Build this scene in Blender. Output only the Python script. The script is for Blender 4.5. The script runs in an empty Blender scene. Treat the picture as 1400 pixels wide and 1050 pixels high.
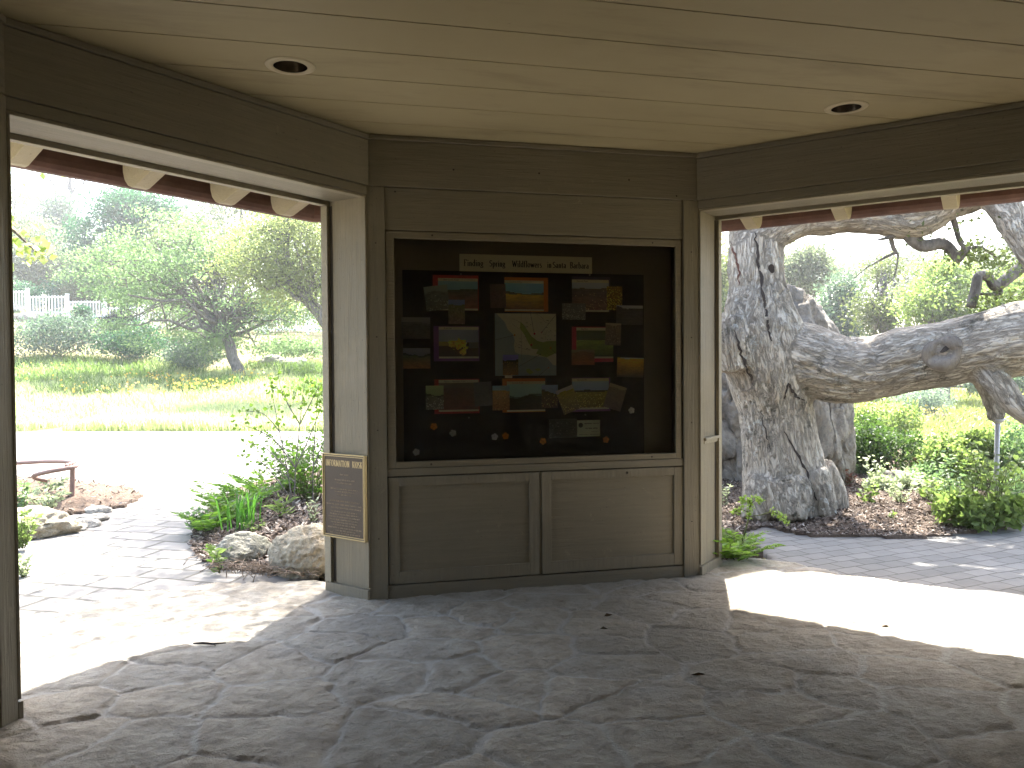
import bpy, math, random
import numpy as np
from mathutils import Vector
from math import radians, sin, cos, pi, sqrt, atan2

S = bpy.context.scene
COL = S.collection
rnd = random.Random(7)
rng = np.random.default_rng(11)

# ------------------------------------------------------------------ camera model
FPX = 1100.0
PITCH, ROLL, EYE = radians(1.2), radians(0.4), 1.5
cF = np.array([0, cos(PITCH), -sin(PITCH)])
_R0 = np.array([1.0, 0, 0]); _U0 = np.array([0, sin(PITCH), cos(PITCH)])
cR = cos(ROLL) * _R0 - sin(ROLL) * _U0
cU = sin(ROLL) * _R0 + cos(ROLL) * _U0
cC = np.array([0, 0, EYE])

def ray(x, y): return cF * FPX + cR * (x - 700) - cU * (y - 525)
def at(x, y, Y):
    d = ray(x, y); return cC + d * (Y / d[1])
def ground(x, y, z=0.0):
    d = ray(x, y); return cC + d * ((z - EYE) / d[2])

# ------------------------------------------------------------------ mesh helpers
def link(o):
    COL.objects.link(o); return o

def root_loc(o):
    while o.parent is not None: o = o.parent
    return np.array(o.location)

def mesh_arrays(name, V, Fc, mat=None, parent=None, smooth=False, attrs=None, mats=None, fmat=None):
    """V (n,3) world coords; Fc list of faces or (m,k) array"""
    V = np.asarray(V, dtype=np.float64)
    if parent is not None: V = V - root_loc(parent)
    me = bpy.data.meshes.new(name)
    if isinstance(Fc, np.ndarray):
        k = Fc.shape[1]; m = Fc.shape[0]
        me.vertices.add(len(V)); me.vertices.foreach_set('co', V.astype(np.float32).ravel())
        me.loops.add(m * k); me.loops.foreach_set('vertex_index', Fc.astype(np.int32).ravel())
        me.polygons.add(m); me.polygons.foreach_set('loop_start', np.arange(0, m * k, k, dtype=np.int32))
        me.update(calc_edges=True)
    else:
        me.from_pydata([tuple(v) for v in V], [], Fc); me.update()
    if smooth:
        me.polygons.foreach_set('use_smooth', np.ones(len(me.polygons), dtype=bool))
    if attrs:
        for an, (ty, arr) in attrs.items():
            a = me.attributes.new(an, ty, 'POINT')
            if ty == 'FLOAT': a.data.foreach_set('value', np.asarray(arr, dtype=np.float32).ravel())
            else: a.data.foreach_set('color', np.asarray(arr, dtype=np.float32).ravel())
    if mat: me.materials.append(mat)
    o = link(bpy.data.objects.new(name, me))
    if parent is not None: o.parent = parent
    return o

class Fr:
    """flat frame: u along the wall, n towards the viewer side, z up"""
    def __init__(s, o, u, n=None):
        s.o = np.array([o[0], o[1], 0.0]); s.u = np.array([u[0], u[1], 0.0]); s.u /= np.linalg.norm(s.u)
        s.n = np.array([s.u[1], -s.u[0], 0.0]) if n is None else np.array([n[0], n[1], 0.0])
        s.n /= np.linalg.norm(s.n)
    def __call__(s, u, n, z): return s.o + s.u * u + s.n * n + np.array([0, 0, z])

class MB:
    def __init__(s): s.v = []; s.f = []
    def add(s, V, F):
        b = len(s.v); s.v.extend([tuple(p) for p in V]); s.f.extend([tuple(i + b for i in f) for f in F]); return s
    def box(s, fr, u0, u1, n0, n1, z0, z1):
        V = [fr(u, n, z) for z in (z0, z1) for n in (n0, n1) for u in (u0, u1)]
        F = [(0, 2, 3, 1), (4, 5, 7, 6), (0, 1, 5, 4), (2, 6, 7, 3), (0, 4, 6, 2), (1, 3, 7, 5)]
        return s.add(V, F)
    def prism(s, poly, axis):
        """poly: list of 3d points, extruded by vector axis"""
        n = len(poly); a = np.array(axis)
        V = [np.array(p) for p in poly] + [np.array(p) + a for p in poly]
        F = [tuple(range(n))[::-1], tuple(range(n, 2 * n))] + [(i, (i + 1) % n, n + (i + 1) % n, n + i) for i in range(n)]
        return s.add(V, F)
    def tube(s, pts, rad, seg=8, cap=True):
        pts = [np.array(p, float) for p in pts]; n = len(pts)
        if not hasattr(rad, '__len__'): rad = [rad] * n
        prev = None; V = []
        for i in range(n):
            t = pts[min(i + 1, n - 1)] - pts[max(i - 1, 0)]
            t = t / (np.linalg.norm(t) + 1e-9)
            if prev is None:
                a = np.array([0, 0, 1.0]) if abs(t[2]) < .9 else np.array([1.0, 0, 0])
                prev = np.cross(t, a)
            prev = prev - t * np.dot(prev, t); prev /= np.linalg.norm(prev) + 1e-9
            b = np.cross(t, prev)
            for k in range(seg):
                an = 2 * pi * k / seg
                V.append(pts[i] + rad[i] * (cos(an) * prev + sin(an) * b))
        F = [(i * seg + k, i * seg + (k + 1) % seg, (i + 1) * seg + (k + 1) % seg, (i + 1) * seg + k) for i in range(n - 1) for k in range(seg)]
        if cap: F += [tuple(range(seg))[::-1], tuple(range((n - 1) * seg, n * seg))]
        return s.add(V, F)
    def lathe(s, c, prof, seg=32, axis='z'):
        V = []; c = np.array(c)
        for (r, z) in prof:
            for k in range(seg):
                a = 2 * pi * k / seg; V.append(c + np.array([r * cos(a), r * sin(a), z]))
        F = [(i * seg + k, i * seg + (k + 1) % seg, (i + 1) * seg + (k + 1) % seg, (i + 1) * seg + k) for i in range(len(prof) - 1) for k in range(seg)]
        return s.add(V, F)
    def build(s, name, mat, parent=None, smooth=False, bevel=0.0):
        o = mesh_arrays(name, np.array(s.v), s.f, mat, parent, smooth)
        if bevel:
            m = o.modifiers.new('Bevel', 'BEVEL'); m.width = bevel; m.segments = 2; m.limit_method = 'ANGLE'; m.angle_limit = radians(40)
            m.harden_normals = False
        return o

def empty(name, loc=(0, 0, 0)):
    o = bpy.data.objects.new(name, None); o.empty_display_size = .2; o.location = loc
    return link(o)
def tag(o, label=None, cat=None, group=None, kind=None):
    if label: o['label'] = label
    if cat: o['category'] = cat
    if group: o['group'] = group
    if kind: o['kind'] = kind
    return o
def thing(name, label, cat, loc=(0, 0, 0), group=None):
    return tag(empty(name, tuple(float(c) for c in loc)), label, cat, group)

# ------------------------------------------------------------------ numpy noise
def _hash(i, j, k, seed):
    n = (i * 374761393 + j * 668265263 + k * 2147483647 + seed * 1274126177) & 0xFFFFFFFF
    n = ((n ^ (n >> 13)) * 1274126177) & 0xFFFFFFFF
    n = (n ^ (n >> 16)) & 0xFFFFFFFF
    return n / 4294967295.0
def vnoise(P, seed=0):
    P = np.asarray(P, float)
    if P.shape[-1] == 2: P = np.concatenate([P, np.zeros(P.shape[:-1] + (1,))], -1)
    i = np.floor(P).astype(np.int64); f = P - i; f = f * f * (3 - 2 * f)
    r = 0
    for dx in (0, 1):
        for dy in (0, 1):
            for dz in (0, 1):
                w = (f[..., 0] if dx else 1 - f[..., 0]) * (f[..., 1] if dy else 1 - f[..., 1]) * (f[..., 2] if dz else 1 - f[..., 2])
                r = r + w * _hash(i[..., 0] + dx, i[..., 1] + dy, i[..., 2] + dz, seed)
    return r * 2 - 1
def fbm(P, octs=4, seed=0, gain=.5):
    P = np.asarray(P, float); r = 0; a = 1; t = 0
    for o in range(octs):
        r = r + a * vnoise(P * (2.03 ** o) + 17.3 * o, seed + o); t += a; a *= gain
    return r / t
def sstep(a, b, x):
    t = np.clip((np.asarray(x, float) - a) / (b - a), 0, 1); return t * t * (3 - 2 * t)

# ------------------------------------------------------------------ materials
class NT:
    def __init__(s, name):
        s.m = bpy.data.materials.new(name); s.m.use_nodes = True; s.t = s.m.node_tree; s.t.nodes.clear()
    def n(s, ty, **kw):
        nd = s.t.nodes.new(ty)
        for k, v in kw.items():
            if k in ('i',):
                for a, b in v.items(): nd.inputs[a].default_value = b
            else: setattr(nd, k, v)
        return nd
    def l(s, a, b): s.t.links.new(a, b)
    def ramp(s, fac, stops):
        r = s.n('ShaderNodeValToRGB'); e = r.color_ramp.elements
        while len(e) < len(stops): e.new(.5)
        for k, (p, c) in enumerate(stops):
            e[k].position = p; e[k].color = (c[0], c[1], c[2], 1) if hasattr(c, '__len__') else (c, c, c, 1)
        s.l(fac, r.inputs[0]); return r.outputs[0]
    def noise(s, vec, scale, detail=4, rough=.55, dist=0.0):
        t = s.n('ShaderNodeTexNoise', i={'Scale': scale, 'Detail': detail, 'Roughness': rough, 'Distortion': dist})
        s.l(vec, t.inputs['Vector']); return t.outputs[0]
    def mapping(s, vec, scale=(1, 1, 1), rot=(0, 0, 0), loc=(0, 0, 0)):
        m = s.n('ShaderNodeMapping'); m.inputs['Scale'].default_value = scale; m.inputs['Rotation'].default_value = rot; m.inputs['Location'].default_value = loc
        s.l(vec, m.inputs['Vector']); return m.outputs[0]
    def mix(s, fac, a, b, mode='MIX'):
        x = s.n('ShaderNodeMix', data_type='RGBA', blend_type=mode)
        for sock, v in ((x.inputs[0], fac), (x.inputs[6], a), (x.inputs[7], b)):
            if isinstance(v, (int, float)): sock.default_value = v
            elif isinstance(v, tuple): sock.default_value = (v[0], v[1], v[2], 1)
            else: s.l(v, sock)
        return x.outputs[2]
    def math(s, op, a, b=0.0):
        x = s.n('ShaderNodeMath', operation=op)
        for k, v in ((0, a), (1, b)):
            if isinstance(v, (int, float)): x.inputs[k].default_value = v
            else: s.l(v, x.inputs[k])
        return x.outputs[0]
    def bump(s, h, strength=.5, dist=.01, normal=None):
        b = s.n('ShaderNodeBump', i={'Strength': strength, 'Distance': dist}); s.l(h, b.inputs['Height'])
        if normal is not None: s.l(normal, b.inputs['Normal'])
        return b.outputs[0]
    def out(s, col, rough=.6, normal=None, metal=0.0, spec=.4):
        p = s.n('ShaderNodeBsdfPrincipled'); o = s.n('ShaderNodeOutputMaterial')
        for k, v in (('Base Color', col), ('Roughness', rough), ('Metallic', metal), ('Specular IOR Level', spec)):
            if isinstance(v, (int, float)): p.inputs[k].default_value = v
            elif isinstance(v, tuple): p.inputs[k].default_value = (v[0], v[1], v[2], 1)
            else: s.l(v, p.inputs[k])
        if normal is not None: s.l(normal, p.inputs['Normal'])
        s.l(p.outputs[0], o.inputs[0]); s.p = p; return s.m
    def obj(s): return s.n('ShaderNodeTexCoord').outputs['Object']
    def pos(s): return s.n('ShaderNodeNewGeometry').outputs['Position']
    def attr(s, name):
        a = s.n('ShaderNodeAttribute'); a.attribute_name = name; return a

def wood_paint(name, col, angle=0.0, vertical=False, weather=.25, grain=.35, rough=.55):
    """painted, rough-sawn timber: grain runs along the board"""
    t = NT(name); P = t.pos()
    P = t.mapping(P, rot=(0, 0, -angle))
    sc = (26, 26, 1.3) if vertical else (1.3, 26, 26)
    g = t.noise(t.mapping(P, scale=sc), 1.6, 5, .65, .6)
    big = t.noise(P, 1.7, 4, .6)
    fine = t.noise(t.mapping(P, scale=tuple(c * 2.2 for c in sc)), 2.5, 3, .6)
    dk = tuple(c * .62 for c in col); lt = tuple(min(1, c * 1.16) for c in col)
    c1 = t.mix(t.ramp(g, [(.3, 0.0), (.75, 1.0)]), dk, lt)
    c1 = t.mix(grain, col, c1)
    wv = tuple(min(1, c * 1.35 + .03) for c in col)
    c2 = t.mix(t.math('MULTIPLY', t.ramp(big, [(.5, 0.0), (.78, 1.0)]), weather), c1, wv)
    spots = t.ramp(t.noise(P, 60, 2, .5), [(.26, 0.0), (.31, 1.0)])
    scuff = t.math('MULTIPLY', t.ramp(t.noise(P, 9, 6, .8, .8), [(.60, 0.0), (.68, 1.0)]), t.ramp(t.noise(P, 1.3, 3, .5), [(.45, 0.0), (.6, 1.0)]))
    c2 = t.mix(t.math('MULTIPLY', scuff, .35), c2, tuple(min(1, c * 1.7 + .02) for c in col))
    sz = t.n('ShaderNodeSeparateXYZ'); t.l(P, sz.inputs[0]); dirt = t.math('MULTIPLY', t.ramp(sz.outputs[2], [(.0, 1.0), (.22, 0.0)]), t.ramp(t.noise(P, 7, 5, .75), [(.35, .15), (.7, 1.0)]))
    c2 = t.mix(t.math('MULTIPLY', dirt, .6), c2, (.17, .155, .13))
    c3 = t.mix(t.math('MULTIPLY', t.math('SUBTRACT', 1.0, spots), .5), c2, tuple(c * .35 for c in col))
    h = t.math('ADD', g, t.math('MULTIPLY', fine, .5))
    return t.out(c3, rough, t.bump(h, .8, .007))

def plain(name, col, rough=.5, metal=0.0, var=.12, scale=14, bump=.1, spec=.4):
    t = NT(name); P = t.pos(); n = t.noise(P, scale, 4, .6)
    c = t.mix(n, tuple(c * (1 - var) for c in col), tuple(min(1, c * (1 + var)) for c in col))
    return t.out(c, rough, t.bump(n, bump, .004), metal, spec)

def leaf_mat(name, c1, c2, trans=.45, rough=.45, tcol=None):
    """c1..c2 by the per-leaf tone, lets light through"""
    t = NT(name); a = t.attr('tone').outputs['Fac']
    c = t.mix(a, c1, c2)
    tc = t.mix(.5, c, tcol if tcol else (min(1, c2[0] * 1.55), min(1, c2[1] * 1.85), c2[2] * 1.05))
    d = t.n('ShaderNodeBsdfPrincipled'); t.l(c, d.inputs['Base Color']); d.inputs['Roughness'].default_value = rough
    d.inputs['Specular IOR Level'].default_value = .3
    tr = t.n('ShaderNodeBsdfTranslucent'); t.l(tc, tr.inputs[0])
    mx = t.n('ShaderNodeMixShader'); mx.inputs[0].default_value = trans
    t.l(d.outputs[0], mx.inputs[1]); t.l(tr.outputs[0], mx.inputs[2])
    o = t.n('ShaderNodeOutputMaterial'); t.l(mx.outputs[0], o.inputs[0]); return t.m

def vcol_mat(name, rough=.35):
    t = NT(name); return t.out(t.attr('print').outputs['Color'], rough, spec=.35)

def bark_mat(name, lo, mid, hi, scale=1.0, lichen=.0, bump=.8):
    t = NT(name); P = t.obj()
    Pm = t.mapping(P, scale=(1, 1, .35))
    v = t.n('ShaderNodeTexVoronoi', feature='DISTANCE_TO_EDGE', i={'Scale': 9 * scale, 'Randomness': 1.0})
    wn = t.n('ShaderNodeTexNoise', i={'Scale': 5 * scale, 'Detail': 4, 'Roughness': .6}); t.l(Pm, wn.inputs['Vector'])
    wv = t.n('ShaderNodeMix', data_type='VECTOR'); wv.inputs[0].default_value = .22
    t.l(Pm, wv.inputs[4]); t.l(wn.outputs['Color'], wv.inputs[5]); t.l(wv.outputs[1], v.inputs['Vector'])
    crack = t.ramp(v.outputs[0], [(.0, 0.0), (.05, .75), (.16, 1.0)])
    cm_ = t.ramp(t.noise(P, 2.6 * scale, 4, .6), [(.48, 0.0), (.66, 1.0)])
    big = t.noise(P, 1.6 * scale, 5, .65); fine = t.noise(Pm, 28 * scale, 5, .7)
    mid2 = t.noise(Pm, 7 * scale, 6, .7)
    c = t.mix(t.ramp(mid2, [(.3, 0.0), (.7, 1.0)]), mid, hi)
    c = t.mix(t.ramp(big, [(.40, 0.0), (.62, 1.0)]), t.mix(.55, c, lo), c)
    c = t.mix(t.math('MULTIPLY', t.math('MULTIPLY', t.math('SUBTRACT', 1.0, crack), cm_), .55), c, lo)
    fv = t.noise(t.mapping(P, scale=(1, 1, .16)), 30 * scale, 5, .75)
    c = t.mix(t.math('MULTIPLY', t.ramp(fv, [(.30, 1.0), (.50, 0.0)]), .6), c, lo)
    if lichen:
        l1 = t.ramp(t.noise(P, 11, 5, .75), [(.60, 0.0), (.66, 1.0)])
        l2 = t.ramp(t.noise(P, 2.2, 2, .5), [(.45, 0.0), (.6, 1.0)])
        c = t.mix(t.math('MULTIPLY', t.math('MULTIPLY', l1, l2), lichen), c, (.62, .63, .58))
        d1 = t.ramp(t.noise(P, 6, 5, .75), [(.56, 0.0), (.64, 1.0)])
        c = t.mix(t.math('MULTIPLY', d1, .55), c, (.085, .08, .06))
    h = t.math('ADD', t.math('MULTIPLY', t.math('MULTIPLY', crack, cm_), .25), t.math('ADD', t.math('MULTIPLY', fv, .8), t.math('ADD', t.math('MULTIPLY', fine, .35), t.math('MULTIPLY', mid2, .7))))
    return t.out(c, .85, t.bump(h, bump, .03), spec=.2)

def rock_mat(name, c1, c2, c3):
    t = NT(name); P = t.pos()
    a = t.noise(P, 2.3, 6, .65, .4); b = t.noise(P, 18, 5, .7); cc = t.noise(P, 5.0, 4, .6)
    c = t.mix(t.ramp(a, [(.35, 0.0), (.65, 1.0)]), c1, c2)
    c = t.mix(t.ramp(cc, [(.46, 0.0), (.62, .9)]), c, c3)
    fs = t.noise(t.mapping(P, scale=(1, 1, .5)), 4.2, 7, .75, 1.2); fa = t.math('ABSOLUTE', t.math('SUBTRACT', fs, .5))
    c = t.mix(t.math('MULTIPLY', t.ramp(fa, [(0.0, 1.0), (.03, 0.0)]), .42), c, tuple(x * .3 for x in c3))
    c = t.mix(.25, c, t.mix(b, (.08, .07, .06), (.6, .57, .5)))
    return t.out(c, .85, t.bump(t.math('ADD', a, t.math('ADD', t.math('MULTIPLY', b, .5), t.math('MULTIPLY', cc, .8))), 1.0, .06), spec=.2)

TAUPE = (.198, .172, .121)
WU = None
# ------------------------------------------------------------------ kiosk plan (octagon)
A = ground(507, 822)[:2]; B = ground(956, 789)[:2]
wu = (B - A) / np.linalg.norm(B - A)
dl = np.array([.576, .8175]); dr = np.array([.83, -.558]); dr /= np.linalg.norm(dr)
L07 = 2.105
C7 = A - dl * L07; C2 = B + dr * 2.3
ctr = (A + B) / 2 + np.array([wu[1], -wu[0]]) * 2.82
C4, C5, C6, C3 = 2 * ctr - A, 2 * ctr - B, 2 * ctr - C2, 2 * ctr - C7
C6 = C6 + np.array([-.6, -.45]); C5 = C5 + np.array([-.4, -.6])
CORN = [A, B, C2, C3, C4, C5, C6, C7]
ANG = [atan2(CORN[(i + 1) % 8][1] - CORN[i][1], CORN[(i + 1) % 8][0] - CORN[i][0]) for i in range(8)]
W = Fr(A, wu)                                # display wall: u 0..2.30, n towards the room
WL = float(np.linalg.norm(B - A))
def side(i):
    return Fr(CORN[i], CORN[(i + 1) % 8] - CORN[i]), float(np.linalg.norm(CORN[(i + 1) % 8] - CORN[i]))
def offset_poly(d):
    """octagon moved outwards by d, mitred"""
    out = []
    for i in range(8):
        fa, _ = side((i - 1) % 8); fb, _ = side(i)
        na, nb = -fa.n[:2], -fb.n[:2]; m = (na + nb); m = m / np.dot(m, m) * 2 * 1.0
        k = 1.0 / (0.5 + 0.5 * np.dot(na, nb)); m = (na + nb) * .5 * k
        out.append(CORN[i] + m * d)
    return out

paintW = [wood_paint('taupe_painted_timber_%s' % c, TAUPE, ANG[i]) for i, c in enumerate('abcdefgh')]
paintV = wood_paint('taupe_painted_upright', TAUPE, vertical=True, weather=.45)
paintJ = wood_paint('weathered_taupe_upright', (.205, .172, .115), vertical=True, weather=.6, grain=.4)
creamM = wood_paint('cream_painted_timber', (.40, .345, .235), weather=.2, grain=.2)
trimM = wood_paint('pale_taupe_trim', (.27, .235, .165), weather=.35, grain=.3)
gapM = plain('dark_joint', (.035, .028, .02), .9)

KI = thing('information_kiosk', 'open octagonal timber kiosk with taupe painted posts, beams and cream ceiling', 'kiosk', (ctr[0], ctr[1], 0))

# ceiling: wide boards along the display wall with dark joints between
tc = NT('cream_ceiling_boards'); P = tc.mapping(tc.pos(), rot=(0, 0, -ANG[0]))
g = tc.noise(tc.mapping(P, scale=(.8, 9, 1)), 2.2, 5, .65, .5); big = tc.noise(P, 1.1, 5, .6); st = tc.noise(tc.mapping(P, scale=(.5, 2.2, 1)), 1.6, 5, .7, .4)
c = tc.mix(tc.math('MULTIPLY', tc.ramp(big, [(.4, 0.0), (.7, 1.0)]), .5), (.34, .285, .165), (.41, .35, .215))
c = tc.mix(tc.math('MULTIPLY', tc.ramp(st, [(.52, 0.0), (.72, 1.0)]), .65), c, (.20, .165, .10))
c = tc.mix(tc.math('MULTIPLY', tc.ramp(g, [(.3, 0.0), (.8, 1.0)]), .12), c, (.25, .205, .125))
sp = tc.ramp(tc.noise(P, 34, 2, .5), [(.2, 1.0), (.235, 0.0)])
c = tc.mix(tc.math('MULTIPLY', sp, .5), c, (.12, .09, .06))
ceilM = tc.out(c, .6, tc.bump(g, .25, .003))
inner = offset_poly(.04)
def clip_band(poly, f, n0, n1):
    def cut(pl, sgn, lim):
        out = []
        for i in range(len(pl)):
            a, b = pl[i], pl[(i + 1) % len(pl)]
            da = sgn * (np.dot(a - f.o[:2], f.n[:2]) - lim); db = sgn * (np.dot(b - f.o[:2], f.n[:2]) - lim)
            if da >= 0: out.append(a)
            if da * db < 0: out.append(a + (b - a) * da / (da - db))
        return out
    p = cut(poly, 1, n0)
    return cut(p, -1, n1) if len(p) > 2 else []
mb = MB(); k = -2
while True:
    n0 = .252 + .366 * k; n1 = n0 + .366
    if n0 > 6.3: break
    pl = clip_band(inner, W, n0 + .0035, n1 - .0035)
    if len(pl) > 2: mb.prism([(p[0], p[1], 2.99) for p in pl], (0, 0, .025))
    k += 1
mb.build('ceiling', ceilM, KI, bevel=.0015)
MB().prism([(p[0], p[1], 3.018) for p in offset_poly(-.02)], (0, 0, .012)).build('ceiling_backing', gapM, KI)

# beams over every side, and a fascia strip under the board
for i in range(8):
    f, Ln = side(i); open_ = i in (1, 7)
    mb = MB(); m = .012
    e0, e1 = (-.016, Ln + .016)
    if open_:
        mb.box(f, e0, e1, -.09, .012, 2.664, 2.952)               # rough sawn board
        mb.box(f, e0 + .004, e1 - .004, -.09, .0, 2.606, 2.661)    # lower strip
        mb.box(f, 0, Ln, -.395, -.093, 2.612, 2.83)
        mb.build('beam', paintW[i], KI, bevel=.003)
        mb = MB(); mb.box(f, e0, e1, -.05, .022, 2.955, 2.987); mb.build('cornice_trim', paintW[i], KI, bevel=.004)
        mb = MB()
        mb.box(f, .0, Ln, -.06, -.004, 2.588, 2.604); mb.build('soffit_trim', trimM, KI, bevel=.003)
        mb = MB()
        mb.box(f, .0, Ln, -.31, -.063, 2.597, 2.610); mb.build('soffit', paintW[i], KI, bevel=.002)
        mb = MB()
        mb.box(f, .0, Ln, -.40, -.345, 2.575, 2.605); mb.build('opening_stop', trimM, KI, bevel=.003)
    else:
        mb.box(f, 0.016, Ln - 0.016, -.09, .006, 2.664, 2.956)
        mb.build('beam', paintW[i], KI, bevel=.003)
        mb = MB(); mb.box(f, 0.02, Ln - .02, -.05, .02, 2.958, 2.987); mb.build('cornice_trim', paintW[i], KI, bevel=.004)

# wall units on the closed sides: core box with slanted returns at the openings
def wall_unit(i, detail):
    f, Ln = side(i)
    fl, _ = side((i - 1) % 8); fr_, _ = side((i + 1) % 8)
    a, b = CORN[i], CORN[(i + 1) % 8]
    D = .40
    nl, nr = -fl.n[:2], -fr_.n[:2]
    ins = .03
    pa, pb = a + f.u[:2] * .03 + -f.n[:2] * .034, b - f.u[:2] * .03 - f.n[:2] * .034
    # returns: u from the corner outwards, n into the opening
    JL = Fr(a, nl, -fl.u[:2]); JR = Fr(b, nr, fr_.u[:2])
    # core
    qa = a + nl * D - np.array([-JL.n[0], -JL.n[1]]) * -.03; qb = b + nr * D - JR.n[:2] * .03
    pa = a + f.u[:2] * .05 - f.n[:2] * .05; pb = b - f.u[:2] * .05 - f.n[:2] * .05
    qa = a + nl * D - JL.n[:2] * .03
    if not detail:
        MB().prism([(p[0], p[1], 0) for p in (pa, pb, qb, qa)], (0, 0, 2.66)).build('wall_panel', paintV, KI)
    else:
        # solid back half behind the display case, solid below and above it
        back = [a + nl * .30 + f.u[:2] * .02, b + nr * .30 - f.u[:2] * .02, qb, qa]
        MB().prism([(p[0], p[1], .0) for p in back], (0, 0, 2.66)).build('wall_panel', paintV, KI)
        mb = MB()
        mb.prism([(p[0], p[1], .0) for p in (pa, pb, back[1], back[0])], (0, 0, .80)); mb.build('wall_base', paintV, KI)
        mb = MB()
        mb.prism([(p[0], p[1], 2.42) for p in (pa, pb, back[1], back[0])], (0, 0, .24)); mb.build('wall_head', paintV, KI)
    for J, nm in ((JL, 'l'), (JR, 'r')):
        mb = MB()
        mb.box(J, .0, D, -.03, 0, 0, 2.604)                        # return board
        mb.box(J, .0, .062, .0, .014, .085, 2.59)                  # corner trim
        mb.box(J, .0, D + .004, .0, .022, -.005, .075)             # base block
        mb.build('return_board', paintJ, KI, bevel=.003)
        mb = MB(); mb.box(J, .318, .340, .0005, .002, .08, 2.57); mb.build('return_gap', gapM, KI)
        mb = MB(); mb.box(J, .342, .402, -.028, .026, .078, 2.573); mb.build('opening_stop', trimM, KI, bevel=.003)
        if nm == 'r' or not detail:
            mb = MB(); mb.box(J, .066, .338, .001, .03, .965, .985); mb.box(J, .066, .338, .001, .016, .94, .963); mb.build('return_ledge', trimM, KI, bevel=.003)
    w = .113
    for (u0, u1) in ((0, w), (Ln - w, Ln)):
        MB().box(f, u0, u1, -.055, 0, 0.0, 2.662).build('corner_board', paintV, KI, bevel=.004)
    if not detail:
        MB().box(f, w, Ln - w, -.05, -.02, .0, 2.66).build('bounce_panel', creamM, KI)  # unseen panels, painted cream to bounce light onto the display wall
    return f, Ln, JL, JR
JAMB = {}
for i in (0, 2, 3, 4, 5, 6): JAMB[i] = wall_unit(i, i == 0)  # unseen rear openings walled up to keep daylight off glass and ceiling
JL0 = JAMB[0][2]

# display wall boards
mb = MB(); mb.box(W, .115, WL - .115, -.05, -.012, 2.39, 2.66); mb.build('head_board', paintW[0], KI, bevel=.003)
mb = MB(); mb.box(W, .115, WL - .115, -.05, -.010, -.005, .086); mb.build('base_board', paintW[0], KI, bevel=.003)
mb = MB(); mb.box(W, .115, WL - .115, -.05, -.012, .797, .846); mb.build('middle_rail', paintW[0], KI, bevel=.003)

# cabinet under the case: two framed doors
CAB = thing('storage_cabinet', 'taupe two door cabinet built in below the glazed display case', 'cabinet', W(WL / 2, 0, 0))
MB().box(W, .117, WL - .117, -.052, -.040, .088, .795).build('cabinet_body', gapM, CAB)
for (u0, u1) in ((.121, 1.132), (1.150, 2.184)):
    mb = MB(); s = .066
    z0, z1 = .094, .789
    mb.box(W, u0, u0 + s, -.036, -.014, z0, z1); mb.box(W, u1 - s, u1, -.036, -.014, z0, z1)
    mb.box(W, u0 + s, u1 - s, -.036, -.014, z1 - .058, z1); mb.box(W, u0 + s, u1 - s, -.036, -.014, z0, z0 + .082)
    dr_ = mb.build('door', paintV, CAB, bevel=.003)
    mb = MB(); mb.box(W, u0 + s - .006, u1 - s + .006, -.037, -.027, z0 + .076, z1 - .052); mb.build('door_panel', paintW[0], dr_)
    uk = u1 - .42 if u0 > 1 else u0 + .62
    if u0 > 1:
        mb = MB(); c0 = W(uk, -.013, .762)
        mb.tube([c0, c0 + W.n * .004], [.009, .008], 12); mb.build('keyhole', gapM, dr_)
mb = MB(); mb.box(W, 1.136, 1.146, -.036, -.02, .092, .791); mb.build('door_stop', paintV, CAB, bevel=.002)

# eaves: rafters, boarding, gutter, shingle roof
roofM = NT('brown_shingles'); P = roofM.pos(); bn = roofM.noise(P, 3, 5); b2 = roofM.noise(P, 40, 3)
roofM = roofM.out(roofM.mix(bn, (.10, .06, .045), (.2, .13, .1)), .85, roofM.bump(b2, .6, .02))
gutM = NT('brown_gutter_metal'); P = gutM.pos(); bn = gutM.noise(P, 5, 5, .7); b3 = gutM.noise(P, 38, 4, .6)
gutM = gutM.out(gutM.mix(gutM.ramp(bn, [(.3, 0.0), (.75, 1.0)]), (.085, .040, .030), (.165, .088, .068)), .45, gutM.bump(b3, .15, .003))
eave_z, slope = 2.735, .36
ring_o = offset_poly(.86); ring_i = offset_poly(.0)
apex = np.array([ctr[0], ctr[1], eave_z + slope * 3.7])
V = [(p[0], p[1], eave_z) for p in ring_o] + [tuple(apex)]
V2 = [(p[0], p[1], eave_z + .05) for p in ring_o] + [tuple(apex + np.array([0, 0, .05]))]
V3 = [(p[0], p[1], eave_z + .09) for p in offset_poly(.90)] + [tuple(apex + np.array([0, 0, .12]))]
F = [(i, (i + 1) % 8, 8) for i in range(8)]
mesh_arrays('roof_boarding', np.array(V + V2), F + [(a + 9, b + 9, c + 9) for a, b, c in F] + [(i, (i + 1) % 8, (i + 1) % 8 + 9, i + 9) for i in range(8)], creamM, KI)
V4 = [(p[0], p[1], eave_z + .052) for p in offset_poly(.90)] + [tuple(apex + np.array([0, 0, .055]))]
mesh_arrays('roof', np.array(V4 + V3), F + [(a + 9, b + 9, c + 9) for a, b, c in F] + [(i, (i + 1) % 8, (i + 1) % 8 + 9, i + 9) for i in range(8)], roofM, KI)
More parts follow.
